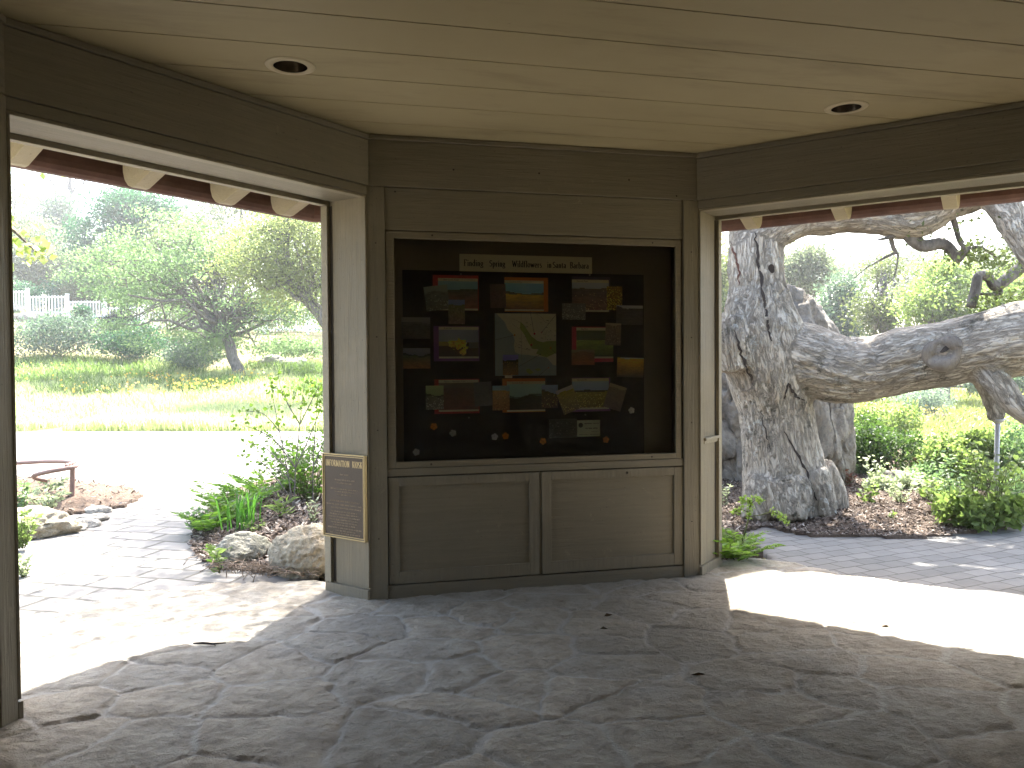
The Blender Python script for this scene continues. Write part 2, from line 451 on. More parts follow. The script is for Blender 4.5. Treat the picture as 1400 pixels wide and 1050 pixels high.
for i in range(8):
    mb = MB()
    prof = []
    for k in range(9):
        a = pi * k / 8
        prof.append((.925 - .062 * cos(a), 2.655 - .075 * sin(a)))
    prof += [(.993, 2.672), (.993, 2.668)]
    prof = [(.863, 2.735), (.863, 2.655)] + prof[1:9] + [(.992, 2.66), (.982, 2.664)] + [(.925 + .052 * cos(pi * k / 8), 2.66 - .066 * sin(pi * k / 8)) for k in range(9)][::1] + [(.872, 2.735)]
    ra = []; rb = []
    for (d, z) in prof:
        pl = offset_poly(d); p, q = pl[i], pl[(i + 1) % 8]
        ra.append((p[0], p[1], z)); rb.append((q[0], q[1], z))
    n = len(prof)
    mb.add(ra + rb, [(k, (k + 1) % n, n + (k + 1) % n, n + k) for k in range(n)])
    mb.build('gutter', gutM, KI)
raf0 = None
for i, us in ((7, [-.25, .347, 1.006, 1.58, 2.17 - .12]), (1, [.16, .81, 1.50, 2.15])):
    f, Ln = side(i)
    for u in us:
        prof = [(-.38, 2.665), (-.69, 2.548), (-.725, 2.545), (-.765, 2.560), (-.80, 2.595), (-.818, 2.645), (-.82, 2.715), (-.38, 2.86)]
        mb = MB(); mb.prism([f(u - .045, n, z) for n, z in prof], f.u * .09)
        mb.build('rafter', creamM, KI, bevel=.003)

# recessed ceiling lights, unlit
canM = plain('dark_can', (.06, .045, .035), .5); ringM = plain('cream_light_ring', (.50, .43, .29), .4, var=.05)
lens = NT('frosted_lamp'); lensM = lens.out((.45, .42, .36), .15, spec=.6)
chrome = NT('reflector_metal'); chromeM = chrome.out((.25, .21, .17), .25, metal=1.0)
def downlight(px, py, label):
    g = ground(px, py, 2.99)
    t = thing('recessed_ceiling_light', label, 'ceiling light', g, 'recessed ceiling lights')
    mb = MB(); mb.lathe(g, [(.082, .0), (.082, -.006), (.118, -.004), (.122, .001), (.118, .0008)], 48); mb.build('trim_ring', ringM, t, True)
    mb = MB(); mb.lathe(g, [(.082, -.004), (.078, .02), (.07, .085), (.062, .1)], 40); mb.build('reflector', chromeM, t, True)
    mb = MB(); mb.lathe(g, [(.064, .098), (.05, .075), (.03, .06), (.0, .055)], 32); mb.build('lamp', lensM, t, True)
    return t, g
LIGHTS = [downlight(397, 90, 'round recessed light in the ceiling above the left opening'),
          downlight(1157, 147, 'round recessed light in the ceiling above the right opening')]

# cut the ceiling open for the two lamps
def cut_holes(o, spots):
    mb = MB()
    for g in spots: mb.lathe(g, [(.0, -.04), (.0825, -.04), (.0825, .05), (.0, .05)], 40)
    cu = mb.build('hole', None)
    md = o.modifiers.new('Boolean', 'BOOLEAN'); md.object = cu; md.operation = 'DIFFERENCE'; md.solver = 'EXACT'
    dg = bpy.context.evaluated_depsgraph_get(); dg.update()
    me = bpy.data.meshes.new_from_object(o.evaluated_get(dg))
    o.modifiers.clear(); old = o.data; o.data = me; bpy.data.meshes.remove(old)
    cm = cu.data; bpy.data.objects.remove(cu); bpy.data.meshes.remove(cm)
for o in list(KI.children):
    if o.name in ('ceiling', 'ceiling_backing'): cut_holes(o, [g for _, g in LIGHTS])
# ------------------------------------------------------------------ lettering with thick and thin strokes
def _arc(cx, cy, rx, ry, a0, a1, n=9):
    return [(cx + rx * cos(radians(a0 + (a1 - a0) * k / n)), cy + ry * sin(radians(a0 + (a1 - a0) * k / n))) for k in range(n + 1)]
X = .62
def _ser(x, y, w=.13): return [(x - w, y), (x + w, y)]
GL = {
 'F': (.62, [[(.16, 0), (.16, 1)], [(.02, 1), (.58, 1)], [(.58, 1), (.58, .82)], [(.16, .53), (.46, .53)], _ser(.16, 0)]),
 'S': (.58, [_arc(.29, .74, .2, .24, 30, 250) + _arc(.29, .26, .22, .25, 80, -150)]),
 'W': (1.0, [[(.08, 1), (.3, 0)], [(.3, 0), (.5, .9)], [(.5, .9), (.7, 0)], [(.7, 0), (.92, 1)], _ser(.08, 1), _ser(.92, 1)]),
 'B': (.66, [[(.16, 0), (.16, 1)], [(.02, 1), (.3, 1)] + _arc(.3, .76, .22, .24, 90, -90) + [(.16, .52)], [(.3, .52)] + _arc(.32, .26, .25, .26, 90, -90) + [(.02, 0)]]),
 'I': (.36, [[(.18, 0), (.18, 1)], _ser(.18, 0, .14), _ser(.18, 1, .14)]),
 'N': (.78, [[(.16, 0), (.16, 1)], [(.16, 1), (.64, 0)], [(.64, 0), (.64, 1)], _ser(.16, 0), _ser(.12, 1, .1), _ser(.64, 1)]),
 'O': (.78, [_arc(.39, .5, .31, .5, 0, 360, 20)]),
 'R': (.72, [[(.16, 0), (.16, 1)], [(.02, 1), (.3, 1)] + _arc(.3, .76, .24, .24, 90, -90) + [(.16, .52)], [(.34, .52), (.66, 0)], _ser(.16, 0), _ser(.68, 0, .06)]),
 'M': (.94, [[(.14, 0), (.14, 1)], [(.14, 1), (.47, .08)], [(.47, .08), (.8, 1)], [(.8, 1), (.8, 0)], _ser(.14, 0), _ser(.8, 0), _ser(.1, 1, .08), _ser(.84, 1, .08)]),
 'A': (.74, [[(.1, 0), (.37, 1)], [(.37, 1), (.64, 0)], [(.2, .36), (.54, .36)], _ser(.1, 0, .1), _ser(.64, 0, .12)]),
 'T': (.68, [[(.34, 0), (.34, 1)], [(.04, 1), (.64, 1)], [(.04, 1), (.04, .82)], [(.64, 1), (.64, .82)], _ser(.34, 0)]),
 'K': (.74, [[(.16, 0), (.16, 1)], [(.16, .45), (.6, 1)], [(.3, .6), (.66, 0)], _ser(.16, 0), _ser(.16, 1), _ser(.6, 1, .09), _ser(.66, 0, .09)]),
 'i': (.28, [[(.14, 0), (.14, X)], _ser(.14, 0, .11), [(.03, X), (.14, X)], [(.14, .84), (.14, .93)]]),
 'n': (.56, [[(.13, 0), (.13, X)], [(.02, X), (.13, X)], [(.13, .42)] + _arc(.28, .42, .15, .2, 150, 0) + [(.43, 0)], _ser(.13, 0, .1), _ser(.43, 0, .1)]),
 'd': (.56, [[(.43, 0), (.43, 1.04)], [(.33, 1.04), (.43, 1.04)], _arc(.26, .31, .19, .31, 40, 320, 14), [(.43, 0), (.53, 0)]]),
 'g': (.54, [_arc(.25, .4, .17, .22, 0, 360, 16), [(.36, .56), (.5, .62)], [(.16, .2), (.12, .1), (.38, .06), (.46, -.08)] + _arc(.25, -.12, .21, .14, 0, -180) + [(.12, .04)]]),
 'p': (.56, [[(.13, -.3), (.13, X)], [(.02, X), (.13, X)], _arc(.28, .31, .2, .31, 140, -140, 14), _ser(.13, -.3, .11)]),
 'r': (.40, [[(.13, 0), (.13, X)], [(.02, X), (.13, X)], [(.13, .42), (.22, .57), (.34, .6), (.36, .54)], _ser(.13, 0, .12)]),
 'l': (.28, [[(.14, 0), (.14, 1.04)], [(.03, 1.04), (.14, 1.04)], _ser(.14, 0, .12)]),
 'f': (.36, [[(.14, 0), (.14, .82)] + _arc(.27, .84, .13, .18, 180, 40), [(.02, X), (.3, X)], _ser(.14, 0, .12)]),
 'o': (.54, [_arc(.27, .31, .2, .31, 0, 360, 16)]),
 'w': (.78, [[(.07, X), (.24, 0)], [(.24, 0), (.39, .56)], [(.39, .56), (.54, 0)], [(.54, 0), (.71, X)], _ser(.07, X, .08), _ser(.71, X, .08)]),
 'e': (.5, [[(.08, .33), (.43, .33)] + _arc(.25, .33, .18, .29, 0, 180) + _arc(.26, .31, .19, .31, 180, 320)]),
 's': (.44, [_arc(.22, .46, .13, .15, 40, 250) + _arc(.22, .16, .15, .16, 80, -150)]),
 'a': (.5, [[(.38, 0), (.38, .42)] + _arc(.23, .44, .15, .18, 0, 150), [(.38, .36)] + _arc(.22, .18, .15, .17, 90, 330), [(.38, .04), (.48, 0)]]),
 't': (.36, [[(.15, .8), (.15, .12)] + _arc(.25, .1, .1, .1, 180, 320), [(.02, X), (.32, X)]]),
 'b': (.56, [[(.12, 0), (.12, 1.04)], [(.02, 1.04), (.12, 1.04)], _arc(.28, .31, .2, .31, 140, -140, 14)]),
}
def serif_text(mb, fr, text, u0, z0, h, n, thick=.12, thin=.045, track=.06, xs=1.0, width=None, space=.34):
    adv = sum((GL[c][0] + track if c in GL else space) for c in text)
    if width: xs = width / (adv * h)
    x = 0
    for ch in text:
        if ch not in GL: x += space; continue
        wch, strokes = GL[ch]
        for st in strokes:
            pts = [np.array([(x + p[0]) * h * xs, p[1] * h]) for p in st]
            L = []; Rr = []
            for k in range(len(pts)):
                t = pts[min(k + 1, len(pts) - 1)] - pts[max(k - 1, 0)]; ln = np.linalg.norm(t) + 1e-9; t = t / ln
                wd = (thin + (thick - thin) * abs(t[1]) ** 1.2 * (.55 if t[0] * t[1] > .15 else 1)) * h * .5
                nn = np.array([-t[1], t[0]]); L.append(pts[k] + nn * wd); Rr.append(pts[k] - nn * wd)
            V = [fr(u0 + p[0], n, z0 + p[1]) for p in L] + [fr(u0 + p[0], n, z0 + p[1]) for p in Rr]
            m = len(L)
            mb.add(V, [(k, k + 1, m + k + 1, m + k) for k in range(m - 1)])
        x += wch + track
    return x * h * xs

# ------------------------------------------------------------------ the glazed display case
BACK = -.150
def wp(x, y, n=BACK):
    d = ray(x, y); o = W(0, n, 0); t = np.dot(o - cC, W.n) / np.dot(d, W.n); P = cC + d * t - W.o
    return float(P @ W.u), float(P[2])
CASE = thing('display_case', 'shallow glazed notice case with taupe frame and black pin board inside', 'display case', W(WL / 2, 0, .85))
blackM = plain('black_felt', (.026, .018, .019), .95, var=.3, scale=60, bump=.3)
caseM = plain('dark_taupe_lining', (.22, .185, .13), .7, var=.15, scale=5)
cu0, cu1, cz0, cz1 = .118, WL - .114, .850, 2.382
iu0, iu1, iz0, iz1 = .172, WL - .168, .888, 2.338
mb = MB()
mb.box(W, cu0, iu0, -.045, -.014, cz0, cz1); mb.box(W, iu1, cu1 - .012, -.045, -.014, cz0, cz1)
mb.box(W, iu0, iu1, -.045, -.014, cz0, iz0); mb.box(W, iu0, iu1, -.045, -.014, iz1, cz1)
frameM = wood_paint('case_frame_taupe', (.195, .165, .112), ANG[0], weather=.3)
fro = mb.build('case_frame', frameM, CASE, bevel=.003)
for (u, z) in ((.42, 2.362), (1.96, 2.358), (.40, .868), (1.95, .866)):
    c0 = W(u, -.0145, z); MB().tube([c0, c0 + W.n * .002], [.007, .006], 10).build('screw_head', gapM, fro)
MB().box(W, .125, WL - .125, BACK - .012, BACK - .004, .86, 2.40).build('case_back', caseM, CASE)
mb = MB()
for q in ((.125, .140, -.046), (WL - .140, WL - .125, -.046)): mb.box(W, q[0], q[1], BACK - .003, q[2], .862, 2.398)
mb.box(W, .141, WL - .141, BACK - .003, -.047, .862, .874); mb.box(W, .141, WL - .141, BACK - .003, -.047, 2.384, 2.398)
mb.build('case_lining', caseM, CASE)
pu0 = wp(550, 372)[0]; pz1 = wp(700, 372)[1]; pu1 = wp(880, 375)[0]
MB().box(W, pu0, pu1, BACK - .003, BACK, .876, pz1).build('pin_board', blackM, CASE)
tg = NT('case_glass'); fz = tg.n('ShaderNodeFresnel', i={'IOR': 1.45}); trn = tg.n('ShaderNodeBsdfTransparent', i={'Color': (.95, .95, .94, 1)})
gl = tg.n('ShaderNodeBsdfGlossy', i={'Roughness': .02, 'Color': (1, 1, 1, 1)}); mx = tg.n('ShaderNodeMixShader')
tg.l(fz.outputs[0], mx.inputs[0]); tg.l(trn.outputs[0], mx.inputs[1]); tg.l(gl.outputs[0], mx.inputs[2])
oo = tg.n('ShaderNodeOutputMaterial'); tg.l(mx.outputs[0], oo.inputs[0]); glassM = tg.m
V = [W(u, -.032, z) for u, z in ((iu0, iz0), (iu1, iz0), (iu1, iz1), (iu0, iz1))]
mesh_arrays('case_glass', np.array(V), [(0, 1, 2, 3)], glassM, CASE)

paperM = plain('cream_paper', (.78, .73, .54), .7, var=.05)
inkM = plain('black_ink', (.02, .02, .02), .6)
blank = {}
def colM(c):
    k = tuple(round(x, 3) for x in c)
    if k not in blank: blank[k] = plain('coloured_paper_%d' % len(blank), c, .65, var=.06, scale=30, bump=.05)
    return blank[k]
picM = vcol_mat('photo_print')

def picture(fn, nx=44, ny=32):
    u = (np.arange(nx) + .5) / nx; v = (np.arange(ny) + .5) / ny
    U_, V_ = np.meshgrid(u, v); return np.clip(fn(U_, V_) * 2.5, 0.002, .9)
def landscape(sky, land, field, horizon=.62, hill=.06, speck=None, dens=.3, seed=0, hills=None):
    def fn(u, v):
        P = np.stack([u * 6, v * 6, u * 0 + seed * 3.1], -1)
        h = horizon + hill * fbm(np.stack([u * 3, u * 0 + seed, u * 0], -1), 3, seed)
        c = np.ones(u.shape + (3,)) * np.array(sky) * (.75 + .5 * v[..., None])
        m = (v < h + .14 * (.5 + .5 * fbm(np.stack([u * 2.2, u * 0 + 9, u * 0], -1), 2, seed + 4)))[..., None]
        c = np.where(m, np.array(hills if hills else land) * (1 + .3 * fbm(P * 2, 2, seed)[..., None]), c)
        m = (v < h)[..., None]; f = (np.clip(v / horizon, 0, 1))[..., None]
        tex = (1 + .55 * fbm(P * np.array([1, 2.2, 1]) * 1.6, 4, seed + 2))[..., None]
        c = np.where(m, (np.array(field) * (1 - f) + np.array(land) * f) * tex, c)
        if speck is not None:
            s = _hash((u * 997).astype(int), (v * 991).astype(int), (u * 0).astype(int) + seed, 5) < dens * (1 - f[..., 0] * .6)
            c = np.where((s & (v < h))[..., None], np.array(speck) * (.6 + .8 * _hash((u * 313).astype(int), (v * 517).astype(int), (u * 0).astype(int), 8)[..., None]), c)
        return c
    return fn
def pic_mesh(name, fn, uv, n, parent, rot=0.0, nx=44, ny=32):
    """uv = (u0, z0, u1, z1) rectangle on the board, optional turn in the plane"""
    u0, z0, u1, z1 = uv; col = picture(fn, nx, ny)
    uc, zc = (u0 + u1) / 2, (z0 + z1) / 2
    g = []; cc = []; F = []
    us = np.linspace(u0, u1, nx + 1); zs = np.linspace(z0, z1, ny + 1)
    for j in range(ny):
        for i in range(nx):
            b = len(g)
            for (uu, zz) in ((us[i], zs[j]), (us[i + 1], zs[j]), (us[i + 1], zs[j + 1]), (us[i], zs[j + 1])):
                du, dz = uu - uc, zz - zc
                g.append(W(uc + du * cos(rot) - dz * sin(rot), n, zc + du * sin(rot) + dz * cos(rot))); cc.append((*col[j, i], 1))
            F.append((b, b + 1, b + 2, b + 3))
    # back and edge of the paper
    b = len(g); t = .0009
    for nn in (n - .00005, n - t):
        for (uu, zz) in ((u0, z0), (u1, z0), (u1, z1), (u0, z1)):
            du, dz = uu - uc, zz - zc
            g.append(W(uc + du * cos(rot) - dz * sin(rot), nn, zc + du * sin(rot) + dz * cos(rot))); cc.append((.4, .4, .38, 1))
    F += [(b + 7, b + 6, b + 5, b + 4)] + [(b + k, b + 4 + k, b + 4 + (k + 1) % 4, b + (k + 1) % 4) for k in range(4)]
    return mesh_arrays(name, np.array(g), F, picM, parent, attrs={'print': ('FLOAT_COLOR', np.array(cc))})

def rect(x0, y0, x1, y1):
    a = wp(x0, y1); b = wp(x1, y0)
    return (a[0], a[1], b[0], b[1])
def sheet(mb, uv, n, t=.0008):
    return mb.box(W, uv[0], uv[2], n - t, n, uv[1], uv[3])

def text_mesh(name, txt, u0, z0, h, n, parent, mat):
    cu = bpy.data.curves.new(name, 'FONT'); cu.body = txt; cu.size = h
    o = link(bpy.data.objects.new(name, cu)); dg = bpy.context.evaluated_depsgraph_get(); dg.update()
    me = o.evaluated_get(dg).to_mesh(); V = np.array([v.co for v in me.vertices]); Fc = [tuple(p.vertices) for p in me.polygons]
    o.evaluated_get(dg).to_mesh_clear(); bpy.data.objects.remove(o); bpy.data.curves.remove(cu)
    return mesh_arrays(name, np.array([W(u0 + v[0], n, z0 + v[1]) for v in V]), Fc, mat, parent)

# title strip
uv = rect(628, 348, 809, 373); ua, za = wp(628, 347); uc_, zc_ = wp(628, 371); ub, zb = wp(809, 352); ud, zd = wp(809, 374)
zt = (za + zb) / 2; zbm = (zc_ + zd) / 2
BAN = thing('title_strip', 'cream paper strip across the top of the black board with the display title', 'sign', W((ua + ub) / 2, BACK, zbm))
MB().box(W, ua, ub, BACK + .0005, BACK + .0035, zbm, zt).build('strip', paperM, BAN)
Hs = (zt - zbm)
mb = MB()
words = [('Finding', 634, 661), ('Spring', 669, 691), ('Wildflowers', 700, 741), ('in', 748, 754), ('Santa', 755.5, 774), ('Barbara', 779, 805)]
for wd, x0, x1 in words:
    a, b = wp(x0, 361)[0], wp(x1, 361)[0]
    mb = MB(); serif_text(mb, W, wd, a, zbm + Hs * .31, Hs * .36, BACK + .004, .17, .07, .07, width=(b - a)); mb.build('lettering', inkM, BAN)

# captioned posters: coloured mount, two cream caption bars and a landscape print
RED, PUR, ORG, PINK = (.55, .06, .06), (.22, .09, .30), (.68, .22, .03), (.62, .06, .11)
POST = [
 # mount rect, mount colour, print rect, caption words, landscape, label
 ((592, 377, 654, 424), RED, (599, 381, 653, 424), 'Shell Creek Road', landscape((.10, .19, .22), (.06, .05, .04), (.14, .06, .045), .60, .08, seed=1, hills=(.05, .05, .045)), 'red edged poster of a dark reddish field, upper left of the board'),
 ((690, 380, 749, 426), ORG, (690, 384, 743, 425), 'Cuyama Valley', landscape((.10, .22, .30), (.30, .20, .03), (.10, .05, .02), .58, .05, seed=2, hills=(.05, .05, .05)), 'orange edged poster of a golden field under blue sky, top centre'),
 ((782, 379, 834, 426), (.09, .06, .10), (782, 383, 832, 426), 'Carrizo Plain', landscape((.19, .21, .24), (.08, .06, .055), (.13, .08, .06), .72, .03, (.3, .24, .15), .05, 3), 'poster of a dull plain under grey sky beside the small yellow print'),
 ((593, 446, 655, 494), PUR, (600, 447, 654, 490), 'Point Sal', None, 'purple edged poster of a yellow flower clump above the sea'),
 ((782, 447, 838, 495), PINK, (788, 448, 838, 490), 'Big Pine', landscape((.04, .055, .025), (.17, .22, .06), (.035, .05, .02), .62, .05, seed=5, hills=(.05, .06, .03)), 'red edged poster of a shady green meadow, right of the map'),
 ((594, 518, 655, 566), RED, (600, 519, 654, 563), 'Figueroa Mountain Road', landscape((.06, .045, .035), (.07, .04, .03), (.085, .035, .03), .75, .1, seed=6), 'red edged poster with a very dark brown hillside, lower left'),
 ((687, 517, 745, 564), ORG, (693, 521, 745, 563), 'Camino Cielo', landscape((.17, .27, .26), (.035, .035, .03), (.035, .028, .022), .50, .20, seed=7, hills=(.06, .09, .09)), 'orange topped poster of a dark mountain slope, below the map'),
 ((782, 516, 834, 563), PUR, (782, 517, 832, 560), 'Highway 58', landscape((.17, .23, .34), (.19, .17, .035), (.09, .075, .03), .60, .03, (.42, .34, .1), .22, 8, hills=(.035, .03, .03)), 'poster of yellow flowers below a dark ridge, lower right of the board'),
]
def flower_pic(u, v):
    c = np.where((v > .52)[..., None], np.array((.13, .15, .20)) * (.7 + .5 * (1 - np.abs(u - .5)))[..., None], np.array((.045, .03, .025)))
    c = np.where(((v > .4) & (v <= .55) & (u < .4))[..., None], np.array((.17, .14, .04)), c)
    c = np.where(((v > .3) & (v <= .52) & (u > .75))[..., None], np.array((.09, .09, .085)), c)
    d = np.hypot((u - .5) / .26, (v - .45) / .2); d2 = np.hypot((u - .6) / .09, (v - .15) / .13)
    nz = fbm(np.stack([u * 14, v * 12, u * 0], -1), 2, 3)
    m = ((np.minimum(d, d2) + nz * .5) < .95)
    return np.where(m[..., None], np.array((.50, .30, .03)) * (1 + .9 * fbm(np.stack([u * 24, v * 22, u * 0], -1), 2, 9))[..., None], c)
def caption(words, x0, y1, uv, n, parent):
    h = (uv[3] - uv[1])
    o = text_mesh('caption_lettering', words, uv[0] + .03 * 1.2, uv[1] + h * .25, h * .72, n, parent, inkM)
    return o
k = 0
for mr, mc, pr, words, fn, lab in POST:
    uvm = rect(*mr); uvp = rect(*pr); n = BACK + .002 + .0003 * k; k += 1
    t = thing('poster', lab, 'poster', W((uvm[0] + uvm[2]) / 2, BACK, uvm[1]), 'captioned wildflower posters')
    sheet(MB(), uvm, n, .0012).build('mount', colM(mc), t)
    hh = uvp[3] - uvp[1]; ctop = (uvp[0], uvp[3] - hh * .095, uvp[2], uvp[3]); cbot = (uvp[0], uvp[1], uvp[2], uvp[1] + hh * .055)
    sheet(MB(), ctop, n + .0006, .0005).build('caption_bar', paperM, t)
    sheet(MB(), cbot, n + .0006, .0005).build('caption_bar', paperM, t)
    pic_mesh('print', fn or flower_pic, (uvp[0], cbot[3], uvp[2], ctop[1]), n + .0006, t)
    caption(words, 0, 0, ctop, n + .0009, t)

# small loose prints
GR = (.11, .11, .105)
SM = [
 ((549, 434, 588, 463), 0, landscape((.10, .10, .095), (.05, .05, .048), (.05, .047, .045), .66, .1, seed=21, hills=(.06, .06, .06)), 'small grey print of misty hills at the left edge, upper of two'),
 ((551, 476, 588, 504), 0, landscape((.10, .10, .12), (.07, .075, .04), (.16, .075, .03), .6, .12, seed=22, hills=(.03, .03, .025)), 'small print of an orange slope with a lone tree, left edge'),
 ((581, 391, 613, 424), .13, landscape((.12, .14, .13), (.08, .09, .08), (.07, .075, .06), .7, .1, (.2, .22, .2), .12, 23), 'tilted greyish print overlapping the corner of the upper left red poster'),
 ((613, 410, 635, 443), 0, landscape((.10, .14, .24), (.09, .10, .04), (.13, .09, .07), .72, .08, (.2, .17, .14), .1, 24), 'narrow print with blue sky under the upper left red poster'),
 ((670, 389, 691, 421), .03, landscape((.05, .035, .03), (.065, .04, .035), (.06, .035, .035), .7, .1, seed=25), 'dark reddish narrow print left of the golden field poster'),
 ((768, 415, 800, 437), 0, landscape((.19, .19, .19), (.09, .09, .085), (.085, .085, .08), .93, .05, (.24, .24, .23), .16, 26), 'small grey print speckled with white flowers, right of the map top'),
 ((829, 392, 850, 424), 0, landscape((.14, .08, .02), (.13, .08, .015), (.10, .065, .015), .98, .01, (.5, .34, .07), .3, 27), 'small upright print covered in yellow flowers'),
 ((842, 418, 878, 444), 0, landscape((.20, .20, .20), (.05, .042, .042), (.05, .045, .045), .80, .16, seed=28), 'small print of a dark peak at the right edge of the board'),
 ((827, 442, 848, 472), -.04, landscape((.18, .15, .1), (.12, .09, .06), (.09, .075, .055), .86, .06, (.2, .18, .14), .12, 29), 'small brown print overlapping the corner of the green meadow poster'),
 ((781, 478, 812, 499), .0, landscape((.12, .10, .06), (.12, .075, .04), (.16, .06, .03), .72, .15, seed=30), 'small rusty print at the lower left corner of the green meadow poster'),
 ((843, 489, 879, 516), -.03, landscape((.3, .3, .28), (.42, .24, .03), (.05, .045, .04), .82, .14, seed=31, hills=(.45, .25, .03)), 'small print of a golden orange hillside near the right edge'),
 ((582, 527, 606, 560), 0, landscape((.16, .20, .10), (.09, .09, .07), (.12, .11, .1), .55, .1, (.35, .33, .3), .14, 32, hills=(.04, .04, .03)), 'upright print of a pale animal track and green bank, lower left'),
 ((648, 522, 672, 555), .05, landscape((.05, .05, .055), (.045, .045, .05), (.07, .065, .07), .6, .1, seed=33), 'dark tilted print beside the lower left red poster'),
 ((673, 527, 696, 561), 0, landscape((.13, .2, .23), (.27, .16, .05), (.16, .08, .035), .72, .06, (.3, .2, .08), .12, 34), 'upright print of a tawny slope left of the dark mountain poster'),
 ((740, 526, 762, 558), 0, landscape((.16, .21, .30), (.09, .07, .03), (.07, .04, .03), .66, .12, (.42, .32, .1), .09, 35, hills=(.05, .055, .04)), 'upright print of yellow blooms right of the dark mountain poster'),
 ((764, 529, 788, 564), .36, landscape((.26, .25, .26), (.22, .19, .05), (.10, .08, .05), .78, .05, (.45, .38, .12), .1, 36), 'print tilted left beside the lower right flower poster'),
 ((828, 526, 852, 560), -.3, landscape((.17, .15, .10), (.12, .10, .07), (.10, .075, .07), .8, .1, seed=37), 'dull print tilted right beside the lower right flower poster'),
 ((750, 572, 788, 599), 0, landscape((.04, .042, .038), (.045, .047, .042), (.045, .045, .042), .9, .05, (.12, .12, .11), .08, 38), 'dark speckled print low on the board beside the small card'),
]
for k, (r, rot, fn, lab) in enumerate(SM):
    uv = rect(*r); n = BACK + .0075 + .0004 * k
    o = pic_mesh('photo_print', fn, uv, n, None, rot, 26, 26)
    tag(o, lab, 'photo print', 'small photo prints on the board')

# map of the coast with pins and threads
mu = rect(677, 429, 760, 514); MN = BACK + .003
MAP = thing('coast_map', 'square pale road map of a coastline in the middle of the board', 'map', W((mu[0] + mu[2]) / 2, BACK, mu[1]))
def mp(x, y):   # zoomed-map pixel -> board
    return mu[0] + (x - 120) / (990 - 120) * (mu[2] - mu[0]), mu[3] - (y - 95) / (970 - 95) * (mu[3] - mu[1])
def flat(name, poly, n, mat, parent):
    V = [W(*((lambda q: (q[0], n, q[1]))(mp(*p)))) for p in poly]
    return MB().prism(V, -W.n * .0004).build(name, mat, parent)
seaM, landM, parkM = colM((.36, .45, .49)), colM((.76, .74, .58)), colM((.33, .42, .13))
sheet(MB(), mu, MN, .0012).build('map_sheet', seaM, MAP)
flat('land_area', [(140, 97), (200, 160), (260, 220), (300, 320), (370, 385), (395, 470), (385, 560), (400, 640), (470, 670), (600, 680), (740, 700), (850, 715), (890, 760), (940, 820), (988, 830), (988, 97)], MN + .0006, landM, MAP)
flat('park_area', [(480, 210), (540, 270), (590, 350), (640, 420), (720, 480), (800, 500), (850, 485), (988, 480), (988, 650), (900, 690), (850, 712), (770, 690), (700, 660), (730, 600), (640, 590), (580, 490), (540, 400), (470, 300)], MN + .0011, parkM, MAP)
flat('island', [(555, 880), (600, 870), (660, 925), (610, 955), (560, 920)], MN + .0006, parkM, MAP)
flat('island', [(675, 880), (730, 865), (775, 890), (720, 910)], MN + .0006, parkM, MAP)
mb = MB()
for pl in ([(490, 100), (488, 300), (492, 560), (490, 760)], [(360, 170), (420, 190), (480, 230)], [(360, 240), (440, 300), (560, 370)], [(700, 100), (780, 140), (830, 215), (920, 240)], [(410, 500), (440, 560), (520, 590), (620, 620)], [(860, 330), (830, 400), (840, 470)]):
    P3 = [W(*((lambda q: (q[0], MN + .0014, q[1]))(mp(*p)))) for p in pl]; mb.tube(P3, .0007, 4)
mb.build('road_line', colM((.22, .17, .12)), MAP)
mb = MB(); r2 = random.Random(3)
for q in range(34):
    x, y = r2.choice([(r2.uniform(420, 980), r2.uniform(110, 330)), (r2.uniform(400, 640), r2.uniform(420, 640)), (r2.uniform(760, 980), r2.uniform(330, 470))])
    a = mp(x, y); mb.box(W, a[0], a[0] + r2.uniform(.006, .016), MN + .0012, MN + .0016, a[1], a[1] + .0026)
mb.build('place_mark', colM((.10, .08, .06)), MAP)
PINS = [((672, 380), (.5, .01, .02), .0075, 'bright red round map pin, upper of the two'), ((626, 537), (.42, .01, .015), .0078, 'red round map pin, lower of the two, on the green park edge'),
        ((390, 400), (.6, .25, .02), .0068, 'orange map pin on the coast with a thread to the left'), ((903, 580), (.58, .22, .02), .0066, 'orange map pin on the green park at the right edge'),
        ((775, 362), (.42, .2, .16), .0062, 'pale pink map pin with a thread to the corner'), ((870, 860), (.45, .22, .12), .006, 'peach map pin over the sea low on the map'), ((755, 672), (.02, .025, .02), .0042, 'tiny black map pin on the south shore')]
for (px, py), c, r, lab in PINS:
    a = mp(px, py); c0 = W(a[0], MN + .004, a[1])
    t = thing('map_pin', lab, 'pin', c0, 'ball headed map pins')
    mb = MB(); V = []; 
    prof = [(r * sin(pi * q / 8), -r * cos(pi * q / 8)) for q in range(9)]
    mb.lathe(c0 + W.n * (r + .001), prof, 14); mb.build('head', colM(c), t, True)
    MB().tube([c0 - W.n * .003, c0 + W.n * .002], .0011, 6).build('needle', chromeM, t)
thrM = colM((.03, .028, .025))
for (p, q, lab) in (((390, 400), (70, 480), 'black thread from the orange coast pin to the left of the map'), ((672, 380), (615, 60), 'black thread from the upper red pin to the map top'), ((775, 362), (1010, 80), 'black thread from the pale pink pin to the map corner'),
               ((903, 580), (1040, 720), 'black thread from the right hand orange pin past the map edge'), ((755, 672), (450, 840), 'black thread from the tiny black pin to the print on the map'), ((870, 860), (690, 1010), 'black thread from the peach pin to the lower edge')):
    a, b = mp(*p), mp(*q)
    o = MB().tube([W(a[0], MN + .007, a[1]), W((a[0] + b[0]) / 2, MN + .006, (a[1] + b[1]) / 2), W(b[0], MN + .005, b[1])], .0013, 5).build('thread', thrM)
    tag(o, lab, 'thread', 'threads from the map pins')
